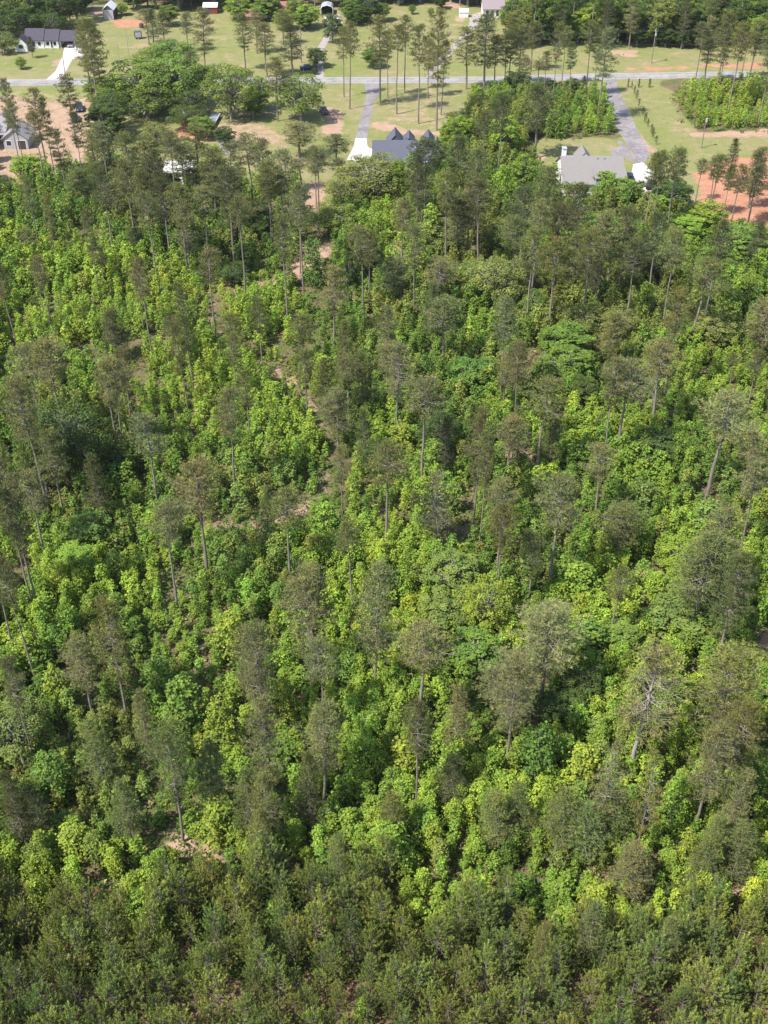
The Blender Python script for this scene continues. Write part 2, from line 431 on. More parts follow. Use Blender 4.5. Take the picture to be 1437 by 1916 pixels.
sheet("parking_area", poly('C', [(590, 790), (618, 792), (650, 830), (690, 912), (630, 880), (555, 868), (557, 836), (610, 830)]), 0.008, M['asphalt_drive'])
sheet("concrete_pad", poly('F', [(682, 172), (738, 160), (790, 222), (805, 320), (700, 335), (668, 300), (672, 230)]), 0.018, M['concrete'])
sheet("driveway", poly('A', [(255, 450), (310, 400), (352, 312), (362, 262), (375, 245), (445, 245), (470, 322), (405, 332), (362, 410), (352, 430), (362, 450)]), 0.012, M['concrete_pink'])
sheet("gravel_drive", poly('B', [(330, 445), (342, 330), (345, 255), (390, 195), (385, 130), (375, 88), (462, 80), (485, 130), (445, 165), (412, 212), (378, 280), (372, 360), (380, 445)]), 0.012, M['gravel'], wobble=0.3)
sheet("gravel_drive", poly('B', [(950, 445), (955, 405), (1020, 340), (1060, 305), (1110, 235), (1180, 165), (1195, 120), (1195, 85), (1255, 68), (1255, 110), (1225, 165), (1150, 240), (1090, 305), (1040, 360), (1000, 410), (1002, 445)]), 0.012, M['gravel'], wobble=0.3)
sheet("concrete_pad", polypx([(407, 263), (442, 262), (447, 280), (425, 292), (412, 278)]), 0.012, M['asphalt_drive'])

# ------------------------------------------------------------------ houses, sheds and poles
def wall_mat(name, col, board=0.0):
    return plain(name, col, 0.75, 0.06, 1.5)
def shingle(name, col):
    return plain(name, col, 0.92, 0.14, 5.0, 0.15, bump=0.3, stretch=(1, 1, 1))
M['roof_blue'] = shingle("blue_grey_shingles", (0.098, 0.102, 0.130))
M['roof_grey'] = shingle("pinkish_grey_shingles", (0.215, 0.200, 0.19))
M['roof_purple'] = shingle("dark_slate_shingles", (0.075, 0.066, 0.085))
M['roof_lot'] = shingle("grey_shingles", (0.25, 0.235, 0.25))
M['roof_pale'] = shingle("pale_weathered_roof", (0.52, 0.50, 0.47))
M['roof_rust'] = shingle("rust_brown_roof", (0.28, 0.13, 0.11))
M['roof_mauve'] = shingle("mauve_grey_roof", (0.25, 0.205, 0.215))
M['metal_white'] = plain("white_sheet_metal", (0.70, 0.71, 0.72), 0.45, 0.06, 1.0, 0.5)
M['metal_grey'] = plain("grey_sheet_metal", (0.35, 0.37, 0.40), 0.5, 0.1, 1.0, 0.5)
M['white_wall'] = wall_mat("white_siding", (0.74, 0.73, 0.70))
M['grey_wall'] = wall_mat("grey_siding", (0.38, 0.38, 0.40))
M['blue_wall'] = wall_mat("blue_grey_siding", (0.24, 0.30, 0.36))
M['cream_wall'] = wall_mat("cream_siding", (0.55, 0.51, 0.45))
M['red_wall'] = wall_mat("red_boards", (0.22, 0.045, 0.04))
M['brick_wall'] = wall_mat("brown_brickwork", (0.25, 0.14, 0.10))
M['dark_wall'] = wall_mat("dark_boards_and_carport_shade", (0.07, 0.065, 0.07))
M['trim'] = plain("white_trim", (0.76, 0.75, 0.73), 0.6, 0.04)
M['door'] = plain("dark_door_and_garage_shade", (0.06, 0.05, 0.05), 0.5, 0.1)
M['glass'] = plain("dark_window_glass", (0.03, 0.035, 0.045), 0.08, 0.1, 1.0, 0.5)
M['pole_wood'] = plain("weathered_pole_wood", (0.22, 0.19, 0.165), 0.95, 0.2, 3.0, 0.1, stretch=(1, 1, 0.2))
M['wire'] = plain("dark_wire", (0.12, 0.12, 0.12), 0.6, 0.05)

def gable(parent, x0, x1, y0, y1, ze, zr, ax, wall, roof, over=0.45, th=0.16, z0=0.0, wname='wall', rname='roof'):
    """a gabled block: five-sided walls and one roof of two slopes, ridge along ax"""
    p0, p1, a, b = (y0, y1, x0, x1) if ax == 'x' else (x0, x1, y0, y1)
    m = (p0 + p1) / 2; k = (zr - ze) / (m - p0)
    bm = bmesh.new()
    g = th + 0.03
    extrude(bm, [(p0, z0), (p1, z0), (p1, ze - g), (m, zr - g), (p0, ze - g)], ax, a, b)
    w = part(wname, bm, wall, parent)
    bm = bmesh.new(); o = over
    extrude(bm, [(p0 - o, ze - k * o), (m, zr), (p1 + o, ze - k * o), (p1 + o, ze - k * o - th), (m, zr - th), (p0 - o, ze - k * o - th)], ax, a - over * 0.6, b + over * 0.6)
    r = part(rname, bm, roof, parent)
    return w, r
def opening(parent, axis_, c, a0, a1, z0, z1, name='window', inner='pane', mat=None, out=-1):
    """frame standing 3 cm proud of a wall plane at c (axis_ = normal axis) with an inset pane or leaf inside it"""
    t, e = 0.12, 0.05
    lo, hi = (c - e, c + 0.02) if out < 0 else (c - 0.02, c + e)
    bars = [(a0 - t, a0, z0 - t, z1 + t), (a1, a1 + t, z0 - t, z1 + t), (a0, a1, z1, z1 + t), (a0, a1, z0 - t, z0)]
    f = part(name + ('_frame' if name != 'window' else ''), B(*[((p, q, lo, hi, r, s) if axis_ == 'y' else (lo, hi, p, q, r, s)) for p, q, r, s in bars]), M['trim'], parent)
    lo2, hi2 = (c - 0.015, c + 0.01) if out < 0 else (c - 0.01, c + 0.015)
    part(inner, B((a0, a1, lo2, hi2, z0, z1) if axis_ == 'y' else (lo2, hi2, a0, a1, z0, z1)), mat or M['glass'], f)
    return f

# blue-roofed house at the end of the middle drive; its back faces the camera
h = thing("house", "house with dark blue-grey shingle roof and three back gables at end of straight driveway", "house", (4.8, 273.0, 0))
gable(h, -7.4, 8.2, -4.3, 4.3, 3.0, 6.1, 'x', M['grey_wall'], M['roof_blue'])
for i, (cx, hw, zr) in enumerate(((-2.1, 2.0, 7.2), (1.3, 1.25, 6.55), (6.0, 1.35, 6.7))):
    gable(h, cx - hw, cx + hw, 0.5, 6.0, zr - hw * 1.15, zr, 'y', M['roof_blue'], M['roof_blue'], over=0.25, wname='gable', rname='gable_roof')
for x in (-5.8, -2.0, 1.8, 5.6): opening(h, 'y', -4.3, x - 0.6, x + 0.6, 0.9, 2.2)
part("gutter", B((-7.8, 8.6, -4.92, -4.80, 2.44, 2.56)), M['trim'], h)
part("vent", B((2.6, 2.9, -2.0, -1.7, 4.2, 5.0)), M['metal_grey'], h)

# grey-roofed house beside the lane on the right
h = thing("house", "house with wide pinkish-grey shingle roof and white chimney at left end, beside the sloping lane", "house", (41.0, 253.5, 0))
gable(h, 0.0, 14.0, 0.0, 14.0, 3.0, 6.7, 'x', M['white_wall'], M['roof_grey'])
part("chimney", B((0.35, 1.25, 8.0, 9.5, 3.2, 7.9)), M['white_wall'], h)
part("chimney_cap", B((0.25, 1.35, 7.9, 9.6, 7.9, 8.05)), M['metal_grey'], h)
part("dormer_wall", B((7.2, 13.9, -0.6, 2.2, 2.6, 4.15)), M['blue_wall'], h)
bm = bmesh.new(); extrude(bm, [(-0.9, 4.18), (3.0, 5.2), (3.0, 5.36), (-0.9, 4.34)], 'x', 6.9, 14.3); part("dormer_roof", bm, M['roof_grey'], h)
gable(h, 10.4, 13.8, -5.2, -0.62, 2.9, 4.05, 'y', M['white_wall'], M['roof_grey'], over=0.35, wname='wing_wall', rname='wing_roof')
gable(h, 4.6, 7.8, 11.5, 16.5, 4.2, 6.0, 'y', M['white_wall'], M['roof_grey'], over=0.3, wname='gable', rname='gable_roof')
for x in (2.0, 5.2): opening(h, 'y', 0.0, x - 0.7, x + 0.7, 0.8, 2.1)
opening(h, 'y', -5.2, 11.4, 12.8, 0.9, 2.1)
for x in (8.0, 9.6): part("roof_vent", B((x, x + 0.25, 6.0, 6.25, 6.2, 6.85)), M['metal_grey'], h)
for x in (3.2, 6.4): part("porch_post", B((x, x + 0.14, 17.8, 17.94, 0, 2.6)), M['trim'], h)
part("porch_beam", B((3.0, 6.7, 17.75, 17.99, 2.6, 2.8)), M['trim'], h)

# slate-roofed ranch house across the road
h = thing("house", "long white ranch house with dark slate roof and carport, across the road on mown lawn", "house", (-112.5, 378.5, 0))
gable(h, 0.0, 5.6, -3.6, 3.6, 2.8, 5.15, 'x', M['white_wall'], M['roof_purple'])
gable(h, 5.9, 10.3, -3.4, 3.4, 2.7, 4.9, 'x', M['white_wall'], M['roof_purple'])
gable(h, 10.6, 15.6, -3.2, 3.2, 2.55, 4.6, 'x', M['white_wall'], M['roof_purple'], z0=2.3, wname='carport_gable', rname='carport_roof')
for x, y in ((10.8, -3.1), (15.3, -3.1), (15.3, 3.0)): part("carport_post", B((x, x + 0.16, y, y + 0.16, 0, 2.28)), M['trim'], h)
gable(h, -2.4, 1.4, -7.2, -3.0, 2.5, 4.4, 'y', M['white_wall'], M['roof_purple'], wname='wing_wall', rname='wing_roof')
opening(h, 'y', -7.2, -1.2, 0.2, 0.9, 2.0)
for x in (2.6, 4.4, 7.0, 9.2): opening(h, 'y', -3.6 if x < 5.7 else -3.4, x - 0.45, x + 0.45, 0.8, 2.0)
opening(h, 'y', -3.4, 7.9, 8.5, 0.15, 2.1, 'door', 'door', M['door'])
for x in (6.0, 8.1, 10.2): part("porch_post", B((x, x + 0.14, -4.9, -4.76, 0, 2.25)), M['trim'], h)

# grey house on the bare lot at the left edge
h = thing("house", "grey-roofed house with dark garage opening on bare pinkish soil lot", "house", (-98.5, 289.5, 0))
gable(h, -9.0, 2.6, 0.0, 9.0, 3.0, 5.8, 'x', M['grey_wall'], M['roof_lot'])
gable(h, 3.4, 9.4, -5.6, 1.8, 2.9, 5.0, 'y', M['grey_wall'], M['roof_lot'], wname='garage_wall', rname='garage_roof')
opening(h, 'y', -5.6, 6.9, 8.9, 0.0, 2.2, 'garage', 'garage_door', M['door'])  # dark panel stands in for the shade inside the open garage
opening(h, 'y', -5.6, 4.1, 5.3, 0.9, 2.1)
for x in (-6.5, -3.0, 0.5): opening(h, 'y', 0.0, x - 0.7, x + 0.7, 0.8, 2.1)
part("porch_roof", B((-9.2, 2.9, -2.4, -0.46, 2.35, 2.5)), M['roof_lot'], h)
for x in (-8.8, -3.2, 2.4): part("porch_post", B((x, x + 0.16, -2.3, -2.14, 0, 2.33)), M['trim'], h)

# pale building half hidden by pines left of the concrete pad
h = thing("house", "pale-roofed white house mostly hidden behind pines and a bright green tree", "house", (-46.5, 263.0, 0))
gable(h, -4.6, 1.6, -2.6, 2.6, 3.2, 4.7, 'x', M['white_wall'], M['roof_pale'])
gable(h, 5.0, 12.0, -4.5, 0.5, 3.0, 4.4, 'x', M['white_wall'], M['roof_pale'], wname='wing_wall', rname='wing_roof')
for x in (-3.0, 0.0): opening(h, 'y', -2.6, x - 0.6, x + 0.6, 0.9, 2.2)
for x in (7.0, 10.5): opening(h, 'y', -4.5, x - 0.6, x + 0.6, 0.9, 2.1)

# far row beyond the fields
h = thing("house", "long low house with rust-brown roof behind trees in front of far woods", "house", (-45.5, 408.0, 0))
gable(h, 4.5, 19.5, 2.0, 9.5, 2.8, 5.0, 'x', M['brick_wall'], M['roof_rust'])
gable(h, -0.5, 4.2, -3.5, 3.5, 2.6, 3.9, 'x', M['brick_wall'], M['roof_rust'], wname='porch_wall', rname='porch_roof')
for x in (7.5, 11.0, 15.0, 17.8): opening(h, 'y', 2.0, x - 0.6, x + 0.6, 0.8, 2.0)
h = thing("long_building", "long white building with mauve-grey roof and row of windows at end of gravel track", "building", (33.6, 413.5, 0))
gable(h, 0.0, 13.5, -1.0, 6.5, 3.1, 5.6, 'x', M['white_wall'], M['roof_mauve'])
for i in range(7): opening(h, 'y', -1.0, 1.0 + i * 1.75, 2.0 + i * 1.75, 0.5, 2.3)
h = thing("shed", "narrow shed with white metal roof and black side, behind ranch house lawn", "shed", (-93.2, 409.5, 0))
gable(h, -1.6, 1.9, 0.0, 6.5, 3.4, 4.9, 'y', M['dark_wall'], M['metal_white'], over=0.25)
part("front_panel", B((-1.5, 1.8, -0.06, -0.01, 0, 3.2)), M['grey_wall'], h)
h = thing("barn", "small red barn with white metal roof at edge of far woods", "barn", (-59.5, 417.5, 0))
gable(h, -2.6, 2.2, 0.0, 4.0, 2.4, 3.3, 'x', M['red_wall'], M['metal_white'], over=0.25)
part("barn_door", B((-2.2, -0.2, -0.05, -0.005, 0.0, 2.2)), M['dark_wall'], h)
h = thing("garden_shed", "little white shed on far lawn beside gravel track", "shed", (27.2, 414.0, 0))
gable(h, -1.5, 1.5, -1.2, 1.2, 1.9, 2.6, 'x', M['white_wall'], M['metal_white'], over=0.2)
part("shed_door", B((-0.4, 0.5, -1.25, -1.205, 0, 1.6)), M['trim'], h)
h = thing("carport", "metal carport with pale arched frame and dark inside, behind two white cars", "carport", (-19.6, 416.0, 0))
prof = [(-2.1, 2.1), (-1.5, 2.75), (0, 3.15), (1.5, 2.75), (2.1, 2.1)]
bm = bmesh.new(); extrude(bm, prof + [(p * 0.97, z - 0.08) for p, z in prof[::-1]], 'y', 0, 6.0); part("roof", bm, M['metal_grey'], h)
for x in (-2.1, 2.02): part("side_panel", B((x, x + 0.06, 0.1, 6.0, 0.3, 2.05)), M['dark_wall'], h)  # side and back panels coloured dark to paint the shade inside the carport
part("back_panel", B((-2.0, 2.0, 5.9, 5.96, 0.0, 2.6)), M['dark_wall'], h)
bm = bmesh.new(); extrude(bm, [(-2.15, 0), (-2.15, 2.15), (-1.52, 2.85), (0, 3.25), (1.52, 2.85), (2.15, 2.15), (2.15, 0), (2.03, 0), (2.03, 2.06), (1.46, 2.72), (0, 3.1), (-1.46, 2.72), (-2.03, 2.06), (-2.03, 0)], 'y', -0.12, -0.02); part("frame", bm, M['trim'], h)

# flatbed and box trailers
x0, y0 = G(*tp('A', 1165, 735)); x1, y1 = G(*tp('A', 1215, 648))
h = thing("flatbed_trailer", "long blue-grey flatbed trailer parked in tree shade on red-brown ground", "trailer", ((x0 + x1) / 2, (y0 + y1) / 2, 0), math.atan2(y1 - y0, x1 - x0))
M['deck'] = plain("blue_grey_deck", (0.22, 0.25, 0.32), 0.6, 0.15, 1.5)
part("deck", B((-5.2, 5.2, -1.15, 1.15, 0.75, 0.9)), M['deck'], h)
part("side_rail", B((-5.2, 5.2, -1.25, -1.152, 0.78, 1.05)), M['metal_white'], h)
M['tyre'] = plain("black_rubber", (0.02, 0.02, 0.02), 0.85, 0.1)
def wheel(parent, x, y, r, w, name='wheel'):
    bm = bmesh.new()
    tube_bm(bm, [(x, y - w / 2, r), (x, y + w / 2, r)], r, 14)
    wb = part(name, bm, M['tyre'], parent)
    bm = bmesh.new(); s = -1 if y < 0 else 1
    tube_bm(bm, [(x, y + s * (w / 2 - 0.02), r), (x, y + s * (w / 2 + 0.015), r)], r * 0.58, 10)
    part('hub', bm, M['metal_grey'], wb)
for x in (-0.6, 0.5, 1.6):
    for y in (-0.9, 0.9): wheel(h, x, y, 0.36, 0.24)
x, y = G(259, 72)
h = thing("box_trailer", "dark grey box trailer on grass below red soil patch", "trailer", (x, y, 0), 0.2)
bm = B((-1.2, 1.2, -1.0, 1.0, 0.45, 2.3)); bmesh.ops.bevel(bm, geom=bm.edges[:], offset=0.1, segments=2, affect='EDGES'); part("body", bm, plain("dark_grey_paint", (0.10, 0.09, 0.11), 0.5), h)
part("door", B((-0.9, 0.9, -1.03, -1.003, 0.6, 2.1)), M['metal_grey'], h)
for yy in (-1.1, 1.1): wheel(h, 0.0, yy, 0.33, 0.2)
x, y = G(265, 52)
h = thing("tank", "small black upright tank on red soil patch", "tank", (x, y, 0))
bm = bmesh.new(); tube_bm(bm, [(0, 0, 0), (0, 0, 1.3), (0, 0, 1.5)], [0.75, 0.75, 0.4], 14); part("body", bm, M['dark_wall'], h)
bm = bmesh.new(); tube_bm(bm, [(0, 0, 1.505), (0, 0, 1.6)], 0.2, 10); part("cap", bm, M['tyre'], h)

# cars: body with bonnet, cabin, glass, wheels, lamps
def car(label, u, v, rz, col, kind='sedan', name='parked_car'):
    x, y = G(u, v)
    paint = plain("car_paint", col, 0.3, 0.03, 1.0, 0.5)
    o = thing(name, label, "car", (x, y, 0.02), rz, "parked cars")
    L, W, hb, hc = (4.7, 1.85, 0.95, 1.48) if kind == 'sedan' else ((4.8, 1.95, 1.1, 1.78) if kind == 'suv' else (5.6, 2.0, 1.1, 1.85))
    bm = bmesh.new()
    prof = [(-L / 2, 0.3), (L / 2, 0.3), (L / 2, hb * 0.75), (L / 2 - 0.25, hb * 0.88), (L * 0.16, hb), (-L / 2 + 0.1, hb), (-L / 2, hb * 0.85)]
    for s in (-1, 1): pass
    va = [bm.verts.new((p, -W / 2 * (1.0 if 0.32 < z < hb else 0.95), z)) for p, z in prof]
    vb = [bm.verts.new((p, W / 2 * (1.0 if 0.32 < z < hb else 0.95), z)) for p, z in prof]
    bm.faces.new(va); bm.faces.new(vb[::-1])
    for i in range(len(prof)): bm.faces.new((va[i], vb[i], vb[(i + 1) % len(prof)], va[(i + 1) % len(prof)]))
    bmesh.ops.bevel(bm, geom=bm.edges[:], offset=0.07, segments=2, affect='EDGES')
    part('body', bm, paint, o)
    a, b = (-L * 0.34, L * 0.2) if kind == 'sedan' else ((-L * 0.46, L * 0.2) if kind == 'suv' else (-L * 0.12, L * 0.2))
    t0, t1 = (a + 0.55, b - 0.75) if kind == 'sedan' else ((a + 0.25, b - 0.7) if kind == 'suv' else (a + 0.15, b - 0.7))
    def frustum(z0, z1, x0, x1, x2, x3, w0, w1):
        bm = bmesh.new()
        q = [bm.verts.new(p) for p in ((x0, -w0, z0), (x1, -w0, z0), (x1, w0, z0), (x0, w0, z0), (x2, -w1, z1), (x3, -w1, z1), (x3, w1, z1), (x2, w1, z1))]
        for f in ((3, 2, 1, 0), (4, 5, 6, 7), (0, 1, 5, 4), (1, 2, 6, 5), (2, 3, 7, 6), (3, 0, 4, 7)): bm.faces.new([q[i] for i in f])
        return bm
    part('window', frustum(hb - 0.01, hc - 0.09, a, b, t0, t1, W / 2 - 0.1, W / 2 - 0.24), M['glass'], o)
    bm = frustum(hc - 0.085, hc, t0 - 0.08, t1 + 0.08, t0 + 0.05, t1 - 0.05, W / 2 - 0.2, W / 2 - 0.3)
    part('roof', bm, paint, o)
    if kind == 'pickup': part('cargo_bed', B((-L / 2 + 0.25, a - 0.1, -W / 2 + 0.2, W / 2 - 0.2, hb + 0.002, hb + 0.02)), M['tyre'], o)
    for s in (-1, 1):
        for xx in (-L * 0.31, L * 0.31): wheel(o, xx, s * (W / 2 - 0.1), 0.34, 0.22)
        part('headlight', B((L / 2 - 0.03, L / 2 + 0.02, s * (W / 2 - 0.45) - 0.16, s * (W / 2 - 0.45) + 0.16, hb * 0.55, hb * 0.7)), M['metal_white'], o)
    part('bumper', B((L / 2 - 0.02, L / 2 + 0.06, -W / 2 + 0.2, W / 2 - 0.2, 0.32, 0.5)), M['tyre'], o)
    return o
R = math.radians
car("silver car parked nose out at carport of slate-roofed ranch house", 133.5, 86, R(-85), (0.45, 0.46, 0.47))
car("dark teal pickup truck parked nearer camera on pinkish soil lot", 140.5, 224, R(-70), (0.03, 0.055, 0.06), 'pickup')
car("blackish pickup truck parked just behind another on pinkish soil lot", 149, 205, R(-75), (0.025, 0.035, 0.045), 'pickup')
car("dark maroon car parked beside round green tree at edge of yard", 606, 211, R(-80), (0.06, 0.015, 0.03))
car("white car on gravel nearest the arched carport", 619, 40, R(-60), (0.8, 0.8, 0.8))
car("white car on gravel nearer camera, in front of other white car", 630, 46, R(-65), (0.82, 0.82, 0.82), 'suv')
car("dark blue car half hidden behind dark evergreen beside lawn", 576, 130, R(10), (0.03, 0.04, 0.09))
car("dark navy suv parked on white pad right beside grey-roofed house", 1176.5, 337, R(85), (0.015, 0.025, 0.06), 'suv')
car("silver grey car on white pad below the pines", 1197, 349, R(20), (0.35, 0.34, 0.34))
car("black suv on white pad, rightmost of the three cars there", 1217, 350, R(75), (0.015, 0.015, 0.02), 'suv')

# power line beyond the road and other poles
def pole(label, x, y, hgt, arms=True, r=0.15, pale=False):
    o = thing("utility_pole", label, "utility pole", (x, y, 0), 0, "utility poles")
    bm = bmesh.new(); tube_bm(bm, [(0, 0, -0.3), (0, 0, hgt)], [r, r * 0.7], 10); part("post", bm, M['pole_wood'], o)
    if arms:
        part("crossarm", B((-0.07, 0.07, -0.9, 0.9, hgt - 0.9, hgt - 0.76)), M['pole_wood'], o)
        for k in (-0.8, 0.0, 0.8):
            bm = bmesh.new(); zz = hgt - 0.757 if k else hgt + 0.003; tube_bm(bm, [(0, k, zz), (0, k, zz + 0.22)], 0.05, 8); part("insulator", bm, M['metal_white'], o)
    bm = bmesh.new(); zt = hgt - (1.9 if arms else 0.75); tube_bm(bm, [(0.1, -r - 0.3, zt), (0.1, -r - 0.3, zt + 0.8)], 0.28, 12); part("transformer", bm, M['metal_grey'], o)
    return o
LY = 358.9
pole("tall utility pole with crossarm and transformer on field beyond the road, before dark woods", 81.1, LY, 9.9)
pole("utility pole with crossarm behind tall dark pine on far lawn", -25.0, LY, 9.9)
pole("pale short utility pole with transformer standing in grass below the bushes", 79.8, 284.8, 7.5, False, 0.13)
o = thing("post", "thin dark wooden post beside pale driveway mouth at the road", "post", (-93.2, 343.8, 0))
bm = bmesh.new(); tube_bm(bm, [(0, 0, -0.2), (0.15, 0, 6.0)], [0.14, 0.11], 8); part("shaft", bm, M['pole_wood'], o)
bm = bmesh.new(); tube_bm(bm, [(0.15, 0, 6.003), (0.15, 0, 6.1)], [0.13, 0.05], 8); part("cap", bm, M['metal_grey'], o)
for lab, dy, zz in (("upper front overhead wire along far side of road", -0.8, 9.42), ("upper back overhead wire along far side of road", 0.8, 9.42), ("lower overhead wire along far side of road", -0.2, 5.6)):
    bm = bmesh.new()
    for xa, xb in ((-140, -25), (-25, 81.1), (81.1, 150)):
        n = 12; sg = 1.4 * ((xb - xa) / 110) ** 2
        tube_bm(bm, [(xa + (xb - xa) * i / n, LY + dy, zz - sg * 4 * (i / n) * (1 - i / n)) for i in range(n + 1)], 0.022, 4)
    tag(part("power_wire", bm, M['wire']), lab, "power line", "overhead wires")

# ------------------------------------------------------------------ plant shapes (each kind a few meshes, shared by all copies)
class Geo:
    def __init__(s): s.v, s.f, s.t, s.m, s.n = [], [], [], [], 0
    def add(s, v, f, t, m=0):
        s.v.append(np.asarray(v, np.float32)); s.f.append(np.asarray(f, np.int64) + s.n); s.t.append(np.broadcast_to(np.asarray(t, np.float32), (len(f),))); s.m.append(np.full(len(f), m, np.int32)); s.n += len(v)
    def arrays(s): return np.concatenate(s.v), np.concatenate(s.f), np.concatenate(s.t), np.concatenate(s.m)
def tri_mesh(name, v, f, t, mats, mi=None, col=None, smooth_=False):
    me = bpy.data.meshes.new(name)
    me.vertices.add(len(v)); me.vertices.foreach_set("co", np.ascontiguousarray(v, np.float32).ravel())
    me.loops.add(len(f) * 3); me.loops.foreach_set("vertex_index", np.ascontiguousarray(f, np.int32).ravel())
    me.polygons.add(len(f)); me.polygons.foreach_set("loop_start", (np.arange(len(f)) * 3).astype(np.int32))
    if mi is not None: me.polygons.foreach_set("material_index", mi.astype(np.int32))
    if smooth_: me.polygons.foreach_set("use_smooth", np.ones(len(f), bool))
    me.update(calc_edges=True)
    a = me.attributes.new("tint", 'FLOAT', 'FACE'); a.data.foreach_set("value", np.ascontiguousarray(t, np.float32))
    if col is not None:
        a = me.attributes.new("leafcol", 'FLOAT_COLOR', 'FACE'); a.data.foreach_set("color", np.column_stack([col, np.ones(len(col))]).astype(np.float32).ravel())
    for m in mats: me.materials.append(m)
    return me
def unit(a): return a / np.maximum(np.linalg.norm(a, axis=-1, keepdims=True), 1e-9)
def blades(g, r, c, d, length, width, tint, m=0):
    """needle bundles: slim triangles from points c along d"""
    n = len(c); d = unit(d); s = unit(np.cross(d, r.normal(size=(n, 3))))
    L = np.broadcast_to(length, (n,))[:, None]; W = np.broadcast_to(width, (n,))[:, None] / 2
    v = np.stack([c - s * W, c + s * W, c + d * L], 1).reshape(-1, 3)
    g.add(v, np.arange(n * 3).reshape(-1, 3), tint, m)
def leaves(g, r, c, nrm, size, tint, m=0, tri=False):
    n = len(c); nrm = unit(nrm); t = unit(np.cross(nrm, r.normal(size=(n, 3)))); b = np.cross(nrm, t)
    S = np.broadcast_to(size, (n,))[:, None]
    if tri:
        v = np.stack([c + t * S * 0.75, c - t * S * 0.45 + b * S * 0.55, c - t * S * 0.45 - b * S * 0.55], 1).reshape(-1, 3)
        g.add(v, np.arange(n * 3).reshape(-1, 3), tint, m); return
    dr = nrm * S * 0.18
    v = np.stack([c + t * S * 0.62 - dr, c + b * S * 0.46, c - t * S * 0.55 - dr, c - b * S * 0.46], 1).reshape(-1, 3)
    k = np.arange(n)[:, None] * 4
    f = np.concatenate([k + [0, 1, 2], k + [0, 2, 3]]); g.add(v, f, np.concatenate([np.broadcast_to(tint, (n,))] * 2), m)
def tube(g, pts, rad, n=6, m=1, tint=0.5):
    pts = np.asarray(pts, float); rad = np.broadcast_to(rad, (len(pts),))
    d = unit(np.gradient(pts, axis=0)); ref = np.where(np.abs(d[:, 2:3]) > 0.9, [[1.0, 0, 0]], [[0, 0, 1.0]])
    s = unit(np.cross(d, ref)); t = np.cross(d, s)
    an = np.arange(n) * 2 * np.pi / n
    v = (pts[:, None] + (s[:, None] * np.cos(an)[None, :, None] + t[:, None] * np.sin(an)[None, :, None]) * rad[:, None, None]).reshape(-1, 3)
    f = []
    for i in range(len(pts) - 1):
        for k in range(n):
            a, b, c2, d2 = i * n + k, i * n + (k + 1) % n, (i + 1) * n + (k + 1) % n, (i + 1) * n + k
            f += [(a, b, c2), (a, c2, d2)]
    g.add(v, f, tint, m)

